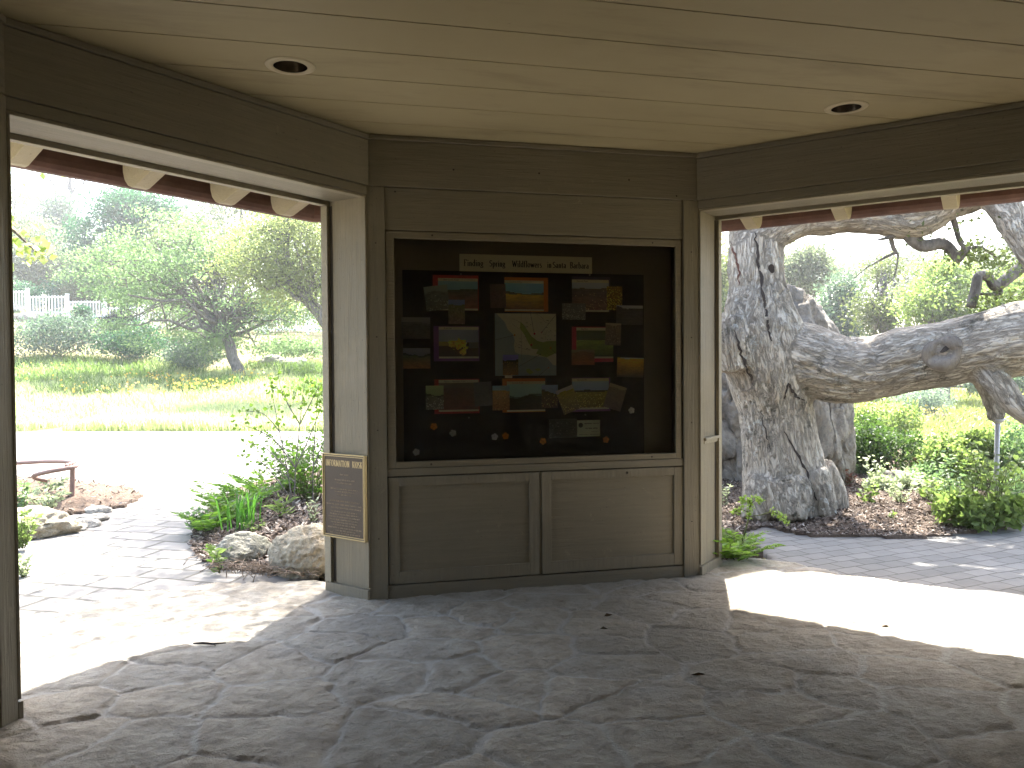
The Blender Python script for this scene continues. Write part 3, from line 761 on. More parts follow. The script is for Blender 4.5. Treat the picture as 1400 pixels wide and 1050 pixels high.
uv = rect(687, 485, 708, 513); o = pic_mesh('photo_print', landscape((.12, .12, .32), (.04, .035, .025), (.16, .10, .04), .66, .06, (.25, .17, .05), .1, 41, hills=(.02, .02, .018)), uv, MN + .009, None, 0, 22, 26)
tag(o, 'small dark print pinned over the lower left corner of the map', 'photo print', 'small photo prints on the board')
uv = rect(690, 513, 700, 517); tag(sheet(MB(), uv, MN + .004).build('paper_slip', paperM), 'tiny white paper slip below the map corner', 'paper slip')

# small card with a round emblem
uv = rect(789, 574, 820, 597)
CARD = thing('notice_card', 'small pale green card with round dark emblem and lines of print', 'card', W((uv[0] + uv[2]) / 2, BACK, uv[1]))
sheet(MB(), uv, BACK + .003, .0012).build('card', colM((.66, .73, .58)), CARD)
h = uv[3] - uv[1]; w_ = uv[2] - uv[0]
c0 = W(uv[0] + w_ * .155, BACK + .0034, uv[3] - h * .30)
MB().tube([c0, c0 + W.n * .0006], [h * .15, h * .15], 20).build('emblem', colM((.06, .075, .055)), CARD)
mb = MB()
for (a, b, y, tk) in ((.32, .66, .18, .055), (.70, .97, .18, .05), (.36, .46, .47, .07), (.50, .66, .47, .07), (.70, .9, .47, .07), (.62, .95, .68, .03), (.08, .5, .86, .04), (.55, .96, .86, .04)):
    nl = int((b - a) * 40)
    for q in range(nl):
        x = uv[0] + w_ * (a + (b - a) * q / nl); mb.box(W, x, x + w_ * .016, BACK + .0031, BACK + .0034, uv[3] - h * (y + tk * (.7 + .5 * r2.random())), uv[3] - h * y)
mb.build('print_line', inkM, CARD)

# paper blossoms along the bottom of the board
def blossom(px, py, c, lab, rot):
    a = wp(px, py); c0 = np.array([a[0], a[1]]); r = .024
    ring = []
    for q in range(30):
        an = 2 * pi * q / 30 + rot; rr = r * (.80 + .22 * abs(cos(2.5 * (an - rot)))); ring.append((c0[0] + rr * cos(an), c0[1] + rr * sin(an)))
    t = thing('paper_blossom', lab, 'paper flower', W(a[0], BACK, a[1]), 'cut paper blossoms on the board')
    mb = MB(); V = [W(p[0], BACK + .006 + .002 * (q % 6 == 3), p[1]) for q, p in enumerate(ring)] + [W(c0[0], BACK + .003, c0[1])]
    mb.add(V, [(q, (q + 1) % 30, 30) for q in range(30)]); mb.build('petals', colM(c), t)
    m2 = W(c0[0], BACK + .004, c0[1]); MB().lathe(m2, [(.0, .004), (.004, .002), (.005, -.002)], 10).build('pin_head', colM(tuple(x * .7 for x in c)), t, True)
WH, OG = (.62, .62, .62), (.72, .27, .03)
for (px, py, c, lab) in ((569, 618, WH, 'white paper blossom in the lower left corner of the board'), (593, 583, OG, 'orange paper blossom under the lower left red poster'), (619, 592, WH, 'white paper blossom just right of the leftmost orange one'),
        (676, 597, WH, 'white paper blossom touching an orange one at bottom centre'), (691, 596, OG, 'orange paper blossom touching a white one at bottom centre'), (742, 603, OG, 'orange paper blossom left of the dark speckled print'),
        (828, 601, OG, 'orange paper blossom right of the small card'), (863, 561, WH, 'white paper blossom near the right edge of the board')):
    blossom(px, py, c, lab, r2.uniform(0, 1))
# clear push pins
for (px, py, lab) in ((630, 375, 'clear push pin below the left end of the title strip'), (806, 376, 'clear push pin below the right end of the title strip'), (641, 571, 'clear push pin under the lower left red poster'), (800, 567, 'clear push pin above the small card')):
    a = wp(px, py); c0 = W(a[0], BACK, a[1]); mb = MB(); mb.tube([c0, c0 + W.n * .012], [.006, .005], 10)
    tag(mb.build('push_pin', colM((.30, .29, .28)), None, True), lab, 'push pin', 'clear push pins')

for (px, py) in ((737, 237), (540, 262), (925, 268), (620, 232), (860, 246)):
    a = wp(px, py, .006); c0 = W(a[0], .006, a[1]); MB().tube([c0, c0 + W.n * .0012], [.0065, .005], 10).build('nail_head', gapM, KI)
for z in (.4, 1.1, 1.7, 2.3):
    for u in (.055, WL - .055):
        c0 = W(u, .0, z); MB().tube([c0, c0 + W.n * .001], [.005, .004], 8).build('nail_head', gapM, KI)
# bronze plaque on the left return
bronzeM = NT('dark_bronze'); P = bronzeM.pos(); a = bronzeM.noise(P, 130, 3); bronzeM = bronzeM.out(bronzeM.mix(a, (.038, .028, .02), (.08, .06, .044)), .5, bronzeM.bump(a, .35, .001), .35)
goldM = plain('polished_brass', (.40, .31, .16), .4, .45, var=.15, scale=60)
PQ = thing('bronze_plaque', 'bronze plaque with brass rim headed INFORMATION KIOSK on the left post', 'plaque', JL0(.21, 0, .38))
q0, q1, z0, z1 = .006, .402, .385, .940
MB().box(JL0, q0 + .004, q1 - .004, .016, .032, z0 + .004, z1 - .004).build('plate', bronzeM, PQ, bevel=.002)
def rim(a, t, n0, n1):
    mb = MB()
    mb.box(JL0, q0 + a, q0 + a + t, n0, n1, z0 + a, z1 - a); mb.box(JL0, q1 - a - t, q1 - a, n0, n1, z0 + a, z1 - a)
    mb.box(JL0, q0 + a + t, q1 - a - t, n0, n1, z0 + a, z0 + a + t); mb.box(JL0, q0 + a + t, q1 - a - t, n0, n1, z1 - a - t, z1 - a)
    return mb
rim(0, .008, .014, .039).build('rim', goldM, PQ, bevel=.0015); rim(.014, .005, .0315, .036).build('rim', goldM, PQ, bevel=.001)
JF = Fr(JL0(.402, 0, 0)[:2], -JL0.u[:2], JL0.n[:2])          # reads left to right from the opening
mb = MB(); serif_text(mb, JF, 'INFORMATION', .030, z1 - .083, .040, .0335, .15, .055, .10, width=.226)
serif_text(mb, JF, 'KIOSK', .281, z1 - .083, .040, .0335, .15, .055, .10, width=.092)
mb.build('heading', goldM, PQ)
mb = MB(); r3 = random.Random(9)
rows = [(.13, .15, .25), (.165, .10, .30), (.185, .12, .28), (.225, .06, .33), (.243, .1, .3), (.262, .12, .28), (.305, .05, .34), (.328, .02, .36), (.35, .06, .35), (.375, .06, .32), (.392, .05, .33), (.41, .04, .34), (.428, .05, .33), (.446, .06, .32), (.463, .08, .30), (.482, .03, .36), (.5, .10, .3), (.516, .05, .34)]
for (dz, a, b) in rows:
    x = a + .015
    while x < b:
        wl = r3.choice([2, 3, 4, 5, 6, 7])
        for _ in range(wl):
            if x > b: break
            hgt = .0085; zz = z1 - dz - .01
            mb.box(JF, x, x + .0016, .0318, .0336, zz, zz + hgt)
            if r3.random() < .6: mb.box(JF, x + .0018, x + .0042, .0318, .0334, zz + r3.choice([0, .0035, .007]), zz + r3.choice([0, .0035, .007]) + .0016)
            x += .0062
        x += .0055
mb.build('small_print', plain('worn_bronze', (.30, .235, .165), .4, .3), PQ)
for (a, b) in ((.028, .03), (.368, .03), (.028, .525), (.368, .525)):
    c0 = JF(a, .032, z0 + b); MB().lathe(c0, [(.007, -.001), (.006, .002), (0, .003)], 10).build('stud', plain('bronze_stud', (.04, .028, .02), .5, .4), PQ)
# ------------------------------------------------------------------ terrain
def terrain_h(x, y):
    x = np.asarray(x, float); y = np.asarray(y, float)
    r = x / np.maximum(y, 1.0)
    base = np.interp(y, [0, 20, 23, 30, 36, 45, 60, 90, 140, 400], [0, 0, .32, 1.25, 2.5, 4.3, 6.0, 9.5, 13, 16])
    k = np.interp(r, [-.75, -.58, -.40, -.2], [1.12, 1.04, .86, .80])
    left = base * k
    right = np.interp(y, [0, 12, 20, 40, 80, 140, 400], [0, 0, .15, .8, 3, 7, 12])
    w = sstep(-.14, .14, r)
    h = left * (1 - w) + right * w
    h = h + .10 * fbm(np.stack([x * .25, y * .25], -1), 3, 3) * sstep(20, 26, y)
    return h
def gz(x, y): return float(terrain_h(x, y))
xs = np.concatenate([-np.geomspace(320, 30, 26), np.linspace(-29, 29, 117), np.geomspace(30, 320, 26)])
ys = np.concatenate([-np.geomspace(55, 8, 16), np.linspace(-7, 60, 135), np.geomspace(61, 320, 26)])
XX, YY = np.meshgrid(xs, ys)
ZZ = terrain_h(XX, YY) - .07
nx_, ny_ = len(xs), len(ys)
idx = np.arange(nx_ * ny_).reshape(ny_, nx_)
Fq = np.stack([idx[:-1, :-1], idx[:-1, 1:], idx[1:, 1:], idx[1:, :-1]], -1).reshape(-1, 4)
tg = NT('dry_meadow_soil'); P = tg.pos()
a = tg.noise(P, .35, 5, .6); b = tg.noise(P, 4, 5, .7); c2 = tg.noise(P, 26, 4, .7)
c = tg.mix(tg.ramp(a, [(.35, 0.0), (.65, 1.0)]), (.16, .15, .055), (.24, .20, .10))
c = tg.mix(tg.ramp(b, [(.45, 0.0), (.7, .8)]), c, (.10, .12, .035))
c = tg.mix(.3, c, tg.mix(c2, (.05, .04, .025), (.4, .34, .2)))
soilM = tg.out(c, .95, tg.bump(c2, .8, .03), spec=.1)
tag(mesh_arrays('ground', np.stack([XX.ravel(), YY.ravel(), ZZ.ravel()], -1), Fq, soilM, None, True), kind='structure')

# ------------------------------------------------------------------ generic height sheets inside a polygon
def in_poly(px, py, poly):
    c = np.zeros(px.shape, bool); n = len(poly)
    for i in range(n):
        x0, y0 = poly[i]; x1, y1 = poly[(i + 1) % n]
        if y0 == y1: continue
        m = ((y0 > py) != (y1 > py)) & (px < (x1 - x0) * (py - y0) / (y1 - y0) + x0); c ^= m
    return c
def sheet_mesh(name, poly, step, hfun, mat, wob=.03, wsc=3.0, attrs=None, skirt=.06):
    px = [p[0] for p in poly]; py = [p[1] for p in poly]
    gx = np.arange(min(px), max(px) + step, step); gy = np.arange(min(py), max(py) + step, step)
    GX, GY = np.meshgrid(gx, gy)
    wx = wob * fbm(np.stack([GX * wsc, GY * wsc], -1), 3, 31); wy = wob * fbm(np.stack([GX * wsc, GY * wsc], -1), 3, 37)
    M = in_poly(GX + wx, GY + wy, poly)
    # keep faces with all corners in
    idx = np.arange(M.size).reshape(M.shape)
    ok = M[:-1, :-1] & M[:-1, 1:] & M[1:, 1:] & M[1:, :-1]
    Fq = np.stack([idx[:-1, :-1], idx[:-1, 1:], idx[1:, 1:], idx[1:, :-1]], -1)[ok]
    used = np.zeros(M.size, bool); used[Fq.ravel()] = True
    remap = -np.ones(M.size, int); remap[used] = np.arange(used.sum())
    Vx, Vy = GX.ravel()[used], GY.ravel()[used]
    h, at_ = hfun(Vx, Vy)
    V = np.stack([Vx, Vy, h], -1); Fq = remap[Fq]
    # skirt round the rim so the sheet has thickness
    e = np.concatenate([Fq[:, [0, 1]], Fq[:, [1, 2]], Fq[:, [2, 3]], Fq[:, [3, 0]]])
    key = np.minimum(e[:, 0], e[:, 1]) * 10000000 + np.maximum(e[:, 0], e[:, 1])
    u, first, cnt = np.unique(key, return_index=True, return_counts=True)
    be = e[first[cnt == 1]]
    rim = np.unique(be.ravel()); rm = -np.ones(len(V), int); rm[rim] = len(V) + np.arange(len(rim))
    Vr = V[rim].copy(); Vr[:, 2] -= skirt
    Fs = np.stack([be[:, 1], be[:, 0], rm[be[:, 0]], rm[be[:, 1]]], -1)
    V = np.concatenate([V, Vr]); Fq = np.concatenate([Fq, Fs])
    A_ = {}
    for k_, v in at_.items(): A_[k_] = ('FLOAT', np.concatenate([v, v[rim]]))
    return mesh_arrays(name, V, Fq, mat, None, True, attrs=A_)

# ------------------------------------------------------------------ flagstone floor
FLOOR = [(-1.25, 5.66), (-2.1, 5.60), (-2.55, 5.32), (-2.95, 4.75), (-3.3, 4.0), (-3.6, 2.6), (-3.2, 0.6), (-2.2, -.9), (-.4, -1.7), (2.2, -1.4), (4.6, .1), (5.3, 1.8), (5.0, 3.3), (4.2, 4.4), (3.35, 5.0), (2.95, 5.26), (2.72, 5.46), (2.35, 5.76), (2.14, 6.02), (1.91, 6.18), (1.55, 6.26), (1.2, 6.2), (.2, 6.0), (-.9, 5.75)]
def jitter_pts(x0, x1, y0, y1, sx, sy, seed):
    r = np.random.default_rng(seed); pts = []; j = 0; y = y0
    while y < y1:
        x = x0 + (j % 2) * sx * .5
        while x < x1:
            pts.append((x + r.uniform(-.42, .42) * sx, y + r.uniform(-.42, .42) * sy)); x += sx * r.uniform(.7, 1.35)
        y += sy; j += 1
    return np.array(pts)
SEEDS = jitter_pts(-4.4, 6.2, -2.4, 7.0, .47, .37, 5)
s_tone = np.random.default_rng(2).uniform(0, 1, len(SEEDS)); s_h = np.random.default_rng(3).uniform(-1, 1, (len(SEEDS), 3))
def flag_h(x, y):
    n = len(x); h = np.zeros(n); tone = np.zeros(n); mort = np.zeros(n)
    for a in range(0, n, 20000):
        q = slice(a, a + 20000)
        X_, Y_ = x[q], y[q]
        P2 = np.stack([X_, Y_], -1)
        wx = X_ + .085 * fbm(P2 * 3.2, 3, 51) + .02 * fbm(P2 * 14, 2, 53); wy = Y_ + .085 * fbm(P2 * 3.2 + 7, 3, 57) + .02 * fbm(P2 * 14 + 3, 2, 59)
        d = (wx[:, None] - SEEDS[None, :, 0]) ** 2 + 1.25 * (wy[:, None] - SEEDS[None, :, 1]) ** 2
        o = np.argpartition(d, 2, axis=1)[:, :2]
        dd = np.take_along_axis(d, o, 1); sw = dd[:, 0] > dd[:, 1]
        i1 = np.where(sw, o[:, 1], o[:, 0]); i2 = np.where(sw, o[:, 0], o[:, 1])
        d1 = np.minimum(dd[:, 0], dd[:, 1]); d2 = np.maximum(dd[:, 0], dd[:, 1])
        sep = np.hypot(SEEDS[i1, 0] - SEEDS[i2, 0], SEEDS[i1, 1] - SEEDS[i2, 1]) + 1e-6
        edge = (d2 - d1) / (2 * sep)                      # distance to the joint
        jw = .0125 + .010 * fbm(P2 * 2.5, 2, 61) + .004 * fbm(P2 * 20, 2, 63)
        st = sstep(jw * .6, jw * 1.1 + .011, edge)
        cx, cy = X_ - SEEDS[i1, 0], Y_ - SEEDS[i1, 1]
        body = .0098 + .003 * s_h[i1, 0] + .006 * (s_h[i1, 1] * cx + s_h[i1, 2] * cy)
        # cleft face: stepped layers plus pitting
        lay = fbm(np.stack([X_ * 3.4, Y_ * 5.2, s_tone[i1] * 40], -1), 4, 71)
        ter = np.floor(lay * 7) / 7; fr = lay * 7 - np.floor(lay * 7); lay2 = ter + sstep(.75, 1.0, fr) / 7
        rough = fbm(np.stack([X_ * 24, Y_ * 30, X_ * 0], -1), 3, 73)
        dome = .004 * sstep(.0, .13, edge)
        h[q] = st * (body + .011 * lay2 + .0058 * rough + .005 * fbm(P2 * 9, 3, 79) + dome) + (1 - st) * (.002 + .0022 * fbm(P2 * 26, 3, 77))
        mort[q] = 1 - st; tone[q] = s_tone[i1] * .7 + .3 * (lay + .5)
    return h, {'tone': tone, 'mortar': mort}
tf = NT('flagstone'); P = tf.pos()
to = tf.attr('tone').outputs['Fac']; mo = tf.attr('mortar').outputs['Fac']
n1 = tf.noise(P, 5.5, 6, .68, .3); n2 = tf.noise(P, 30, 7, .75); n5 = tf.noise(tf.mapping(P, scale=(1, 1.7, 1), rot=(0, 0, .3)), 13, 6, .7, .5); n3 = tf.noise(P, 130, 3, .7); n4 = tf.noise(P, .75, 4, .6)
c = tf.ramp(to, [(0.0, (.275, .255, .218)), (.4, (.38, .35, .295)), (.7, (.425, .375, .30)), (1.0, (.335, .315, .282))])
c = tf.mix(tf.ramp(n1, [(.42, 0.0), (.68, .75)]), c, (.185, .155, .115))
c = tf.mix(tf.ramp(n1, [(.20, .6), (.36, 0.0)]), c, (.38, .365, .33))
c = tf.mix(tf.math('MULTIPLY', tf.ramp(n2, [(.52, 0.0), (.70, 1.0)]), .45), c, (.10, .088, .07))
c = tf.mix(tf.math('MULTIPLY', mo, .85), c, tf.mix(n2, (.34, .32, .285), (.47, .45, .41)))
# brown soil plus painted-in shade in front of the cabinet
gm = tf.n('ShaderNodeVectorMath', operation='DISTANCE'); tf.l(tf.mapping(P, scale=(1, 1, 0)), gm.inputs[0]); gm.inputs[1].default_value = (1.0, 4.7, 0)
soil_shade = tf.math('MULTIPLY', tf.ramp(tf.math('ADD', tf.math('MULTIPLY', gm.outputs['Value'], .33), tf.math('MULTIPLY', n4, .35)), [(.30, 1.0), (.66, 0.0)]), .5)
c = tf.mix(soil_shade, c, tf.mix(n1, (.105, .078, .045), (.19, .150, .092)))
h_ = tf.math('ADD', tf.math('MULTIPLY', n2, .8), tf.math('ADD', tf.math('MULTIPLY', n3, .3), tf.math('MULTIPLY', n5, .8)))
flagM = tf.out(c, .78, tf.bump(h_, 1.0, .024), spec=.3)
tag(sheet_mesh('floor', FLOOR, .013, flag_h, flagM, .05, 3.2, skirt=.07), kind='structure')

# ------------------------------------------------------------------ paved paths
def paver_mat(name, rot, bw, bh, ms=.011):
    t = NT(name); P = t.mapping(t.pos(), rot=(0, 0, rot))
    wv = t.n('ShaderNodeTexNoise', i={'Scale': 2.2, 'Detail': 3}); t.l(P, wv.inputs['Vector'])
    vv = t.n('ShaderNodeMix', data_type='VECTOR'); vv.inputs[0].default_value = .07; t.l(P, vv.inputs[4]); t.l(wv.outputs['Color'], vv.inputs[5])
    br = t.n('ShaderNodeTexBrick', i={'Scale': 1.0, 'Mortar Size': ms, 'Mortar Smooth': .35, 'Brick Width': bw, 'Row Height': bh, 'Bias': 0.0,
             'Color1': (.125, .12, .112, 1), 'Color2': (.20, .19, .176, 1), 'Mortar': (.045, .04, .032, 1)})
    t.l(vv.outputs[1], br.inputs['Vector'])
    n = t.noise(P, 9, 5, .65); f = t.noise(P, 60, 4, .7)
    c = t.mix(.3, br.outputs['Color'], t.mix(n, (.10, .095, .088), (.30, .285, .26)))
    mk = t.math('SUBTRACT', 1.0, br.outputs['Fac'])
    h = t.math('ADD', t.math('MULTIPLY', mk, 1.2), t.math('ADD', t.math('MULTIPLY', n, .35), t.math('MULTIPLY', f, .15)))
    return t.out(c, .85, t.bump(h, .8, .012), spec=.25)
def flat_h(z, amp=.008):
    def fn(x, y): return z + amp * fbm(np.stack([x * .9, y * .9], -1), 3, 91) + np.maximum(terrain_h(x, y) - .02, 0) * (y > 15), {}
    return fn
LEFTPATH = [(-1.2, 5.5), (-1.4, 5.9), (-2.1, 6.3), (-2.4, 6.9), (-2.7, 7.9), (-3.0, 9.2), (-3.2, 10.6), (-2.5, 13), (2, 16), (3, 19.2), (-6.3, 19.65), (-12.8, 20.2), (-26, 21.5), (-26, 3), (-9, -2), (-3, -1), (-2.8, 4.4), (-2.4, 5.0)]
tag(sheet_mesh('paved_path', LEFTPATH, .12, flat_h(-.018), paver_mat('grey_pavers', radians(14), .36, .26, .016), .2, 1.3), kind='structure')
RIGHTPATH = [(1.7, 6.0), (2.0, 6.35), (2.05, 7.4), (2.37, 7.7), (2.56, 7.3), (3.16, 7.2), (3.79, 7.2), (4.66, 7.6), (6.5, 8.6), (9, 9.4), (14, 10.2), (14, 7.2), (9, 6.4), (5.6, 5.2), (4.4, 4.2), (3.4, 4.8), (2.6, 5.4), (1.9, 5.9)]
tag(sheet_mesh('paved_path', RIGHTPATH, .07, flat_h(-.022, .006), paver_mat('grey_small_pavers', radians(-24), .205, .14, .006), .05, 2.0), kind='structure')

# ------------------------------------------------------------------ planting beds with bark mulch
tm = NT('bark_mulch'); P = tm.pos(); a = tm.noise(P, 45, 5, .75); b = tm.noise(P, 6, 4, .6)
c = tm.mix(tm.ramp(a, [(.3, 0.0), (.7, 1.0)]), (.05, .038, .03), (.20, .155, .12)); c = tm.mix(tm.math('MULTIPLY', b, .6), c, (.19, .13, .095))
mulchM = tm.out(c, .95, tm.bump(a, 1.0, .04), spec=.1)
def bed_h(amp, base, poly):
    pc = np.array(poly)
    def fn(x, y):
        d = np.full(x.shape, 9.0); n = len(pc)
        for i in range(n):
            p, q = pc[i], pc[(i + 1) % n]; e = q - p; L2 = e @ e
            t = np.clip(((x - p[0]) * e[0] + (y - p[1]) * e[1]) / L2, 0, 1); d = np.minimum(d, np.hypot(x - p[0] - t * e[0], y - p[1] - t * e[1]))
        return base + amp * sstep(0, .7, d) + .018 * fbm(np.stack([x * 5, y * 5], -1), 3, 95) + np.maximum(terrain_h(x, y), 0), {}
    return fn
LBED = [(-1.22, 5.70), (-2.05, 5.98), (-2.45, 6.25), (-2.78, 6.85), (-3.1, 7.9), (-3.4, 9.2), (-3.5, 10.4), (-2.4, 12.6), (2.2, 15), (2.2, 9.0), (2.02, 7.1), (1.98, 6.4), (1.65, 6.12), (.2, 6.0)]
RBED = [(2.05, 7.25), (2.37, 7.53), (2.56, 7.12), (3.16, 7.02), (3.79, 7.0), (4.66, 7.40), (6.5, 8.45), (9, 9.25), (14, 10.05), (18, 14), (16, 22), (2, 22), (2.2, 9)]
LBH, RBH = bed_h(.16, .006, LBED), bed_h(.06, .0, RBED)
tag(sheet_mesh('mulch_bed', LBED, .05, LBH, mulchM, .06, 2.5), kind='structure')
tag(sheet_mesh('mulch_bed', RBED, .09, RBH, mulchM, .06, 2.5), kind='structure')
ISLE = [(-4.25, 8.75), (-4.35, 9.5), (-4.9, 10.3), (-6.0, 10.9), (-8.5, 11.2), (-10, 9), (-9, 5.5), (-6.0, 6.0), (-5.3, 7.6), (-4.7, 8.25)]
IBH = bed_h(.12, .01, ISLE)
tag(sheet_mesh('mulch_bed', ISLE, .07, IBH, mulchM, .05, 2.5), kind='structure')

def chips(name, poly, hf, n, seed, smin=.015, smax=.05, bias=None):
    r = np.random.default_rng(seed); pc = np.array(poly); mn, mx_ = pc.min(0), pc.max(0)
    if bias: mn, mx_ = np.array(bias[0]), np.array(bias[1])
    P = r.uniform(mn, mx_, (n * 3, 2)); P = P[in_poly(P[:, 0], P[:, 1], poly)][:n]; n = len(P)
    z = hf(P[:, 0], P[:, 1])[0] + .004
    a = r.uniform(0, 2 * pi, n); L = r.uniform(smin, smax, n); wd = L * r.uniform(.18, .5, n); ti = r.normal(0, .35, n); ro = r.normal(0, .5, n)
    d = np.stack([np.cos(a) * np.cos(ti), np.sin(a) * np.cos(ti), np.sin(ti)], -1); s_ = np.stack([-np.sin(a) * np.cos(ro), np.cos(a) * np.cos(ro), np.sin(ro)], -1)
    c = np.stack([P[:, 0], P[:, 1], z + np.abs(np.sin(ti)) * L * .5], -1)
    V = np.stack([c - d * L[:, None] / 2 - s_ * wd[:, None] / 2, c + d * L[:, None] / 2 - s_ * wd[:, None] * .35, c + d * L[:, None] / 2 + s_ * wd[:, None] * .35, c - d * L[:, None] / 2 + s_ * wd[:, None] / 2], 1).reshape(-1, 3)
    t = NT(name + '_colour'); to = t.attr('tone').outputs['Fac']
    m = t.out(t.ramp(to, [(0, (.045, .034, .028)), (.5, (.135, .102, .080)), (.85, (.25, .205, .17)), (1, (.38, .34, .29))]), .9, spec=.15)
    o = mesh_arrays(name, V, np.arange(4 * n).reshape(-1, 4), m, None, attrs={'tone': ('FLOAT', np.repeat(r.uniform(0, 1, n), 4))})
    return tag(o, kind='stuff')
chips('bark_chips', LBED, LBH, 18000, 5, .014, .06, ((-3.5, 5.6), (-.6, 9.5)))
chips('bark_chips', LBED, LBH, 3500, 6, .02, .06, ((1.2, 5.9), (2.2, 8)))
chips('bark_chips', RBED, RBH, 38000, 7, .012, .045, ((2.0, 6.9), (6.5, 10.5)))
chips('bark_chips', ISLE, IBH, 3500, 8, .02, .06)
# ------------------------------------------------------------------ foliage helpers
def leaf_geo(C, size, r, asp=.45, axis=None, spread=1.0, nz=0.0, fold=.12):
    """one folded leaf (two faces) per row of C"""
    n = len(C); size = np.broadcast_to(np.asarray(size, float), (n,))
    d = r.normal(0, 1, (n, 3)) * spread
    if axis is not None: d = d + axis
    d[:, 2] += nz
    d /= np.linalg.norm(d, axis=1)[:, None] + 1e-9
    q = r.normal(0, 1, (n, 3)); s = np.cross(d, q); s /= np.linalg.norm(s, axis=1)[:, None] + 1e-9
    nrm = np.cross(d, s)
    L = size[:, None]; wd = L * asp * .5
    b = C; tip = C + d * L; m = C + d * L * .45
    l = m + s * wd + nrm * L * fold; rr = m - s * wd + nrm * L * fold
    V = np.stack([b, l, tip, rr], 1).reshape(-1, 3)
    i = np.arange(n) * 4
    F = np.stack([np.stack([i, i + 1, i + 2], -1), np.stack([i, i + 2, i + 3], -1)], 1).reshape(-1, 3)
    return V, F
def leaf_obj(name, C, size, tone, mat, parent, r, **kw):
    V, F = leaf_geo(np.asarray(C), size, r, **kw)
    return mesh_arrays(name, V, F, mat, parent, attrs={'tone': ('FLOAT', np.repeat(np.clip(tone, 0, 1), 4))})

LM = {}
def lm(c1, c2, tr=.45, rough=.45):
    k = (c1, c2, tr)
    if k not in LM: LM[k] = leaf_mat('foliage_%d' % len(LM), c1, c2, tr, rough)
    return LM[k]
def limb_mat(name, lo, hi):
    t = NT(name); P = t.pos(); a = t.noise(t.mapping(P, scale=(1, 1, .3)), 14, 5, .7)
    return t.out(t.mix(t.ramp(a, [(.35, 0.0), (.65, 1.0)]), lo, hi), .9, t.bump(a, .8, .03), spec=.15)
greyLimb = limb_mat('grey_limb_bark', (.07, .062, .055), (.19, .175, .16)); brownLimb = limb_mat('brown_limb_bark', (.06, .045, .035), (.15, .12, .09))
stemM = limb_mat('green_stem', (.06, .075, .03), (.13, .14, .06))

def wiggle(a, b, n, amp, r, sag=0.0):
    a, b = np.array(a, float), np.array(b, float); out = []
    for k in range(n + 1):
        t = k / n; p = a + (b - a) * t
        w_ = sin(pi * t) if k < n else 0
        out.append(p + r.normal(0, amp, 3) * w_ + np.array([0, 0, sag * sin(pi * t)]))
    return out

def tree(name, label, cat, base, trunk_pts, trunk_r, blobs, nclump, per, leaf, rc, mat, limb=None, seed=1, group=None, flat=.55, asp=.5, branches=26, hang=0.0, tone_b=0.0):
    """trunk line, ellipsoid masses filled with leaf clumps, limbs running out to the clumps"""
    r = np.random.default_rng(seed)
    t = thing(name, label, cat, base, group)
    trunk_pts = [np.array(p, float) for p in trunk_pts]
    tips = []
    vol = np.array([b[3] * b[4] * b[5] for b in blobs]) ** .75; vol = vol / vol.sum()
    for b, f in zip(blobs, vol):
        n = max(3, int(nclump * f))
        d = r.normal(0, 1, (n, 3)); d /= np.linalg.norm(d, axis=1)[:, None]
        rad = r.uniform(.35, 1.05, n) ** .55
        tips.append(np.array(b[:3]) + d * rad[:, None] * np.array(b[3:6]))
    tips = np.concatenate(tips)
    nz = fbm(tips * .6 + seed, 2, seed)
    tips = tips[nz > -.28]; nc = len(tips)
    ct = r.uniform(-.25, .25, nc)
    reps = r.poisson(per, nc); own = np.repeat(np.arange(nc), reps); n = len(own)
    off = r.normal(0, 1, (n, 3)) * rc * np.array([1, 1, flat])
    if hang: off[:, 2] -= np.abs(r.normal(0, hang, n))
    P = tips[own] + off
    tone = .5 + ct[own] + r.normal(0, .2, n) + tone_b
    mb = MB()
    n_t = len(trunk_pts); fine = []
    for k in range(n_t - 1):
        for q in range(4): fine.append(trunk_pts[k] + (trunk_pts[k + 1] - trunk_pts[k]) * q / 4 + (r.normal(0, trunk_r * .12, 3) if (k + q) else 0))
    fine.append(trunk_pts[-1]); fine = np.array(fine)
    rr = np.interp(np.linspace(0, 1, len(fine)), [0, .08, .6, 1], [trunk_r * 1.35, trunk_r, trunk_r * .7, trunk_r * .3])
    mb.tube(fine, rr, 10)
    pick = r.permutation(nc)[:branches]
    for k in pick:
        j = int(len(fine) * r.uniform(.3, .97)); a = fine[j]
        pts = wiggle(a, tips[k], 6, np.linalg.norm(tips[k] - a) * .06, r, np.linalg.norm(tips[k] - a) * .05)
        r0 = rr[j] * r.uniform(.3, .55); mb.tube(pts, np.linspace(r0, r0 * .12 + .004, 7), 6)
    mb.build('trunk', limb or greyLimb, t, True)
    leaf_obj('crown', P, leaf * r.uniform(.6, 1.25, n), tone, mat, t, r, asp=asp)
    return t

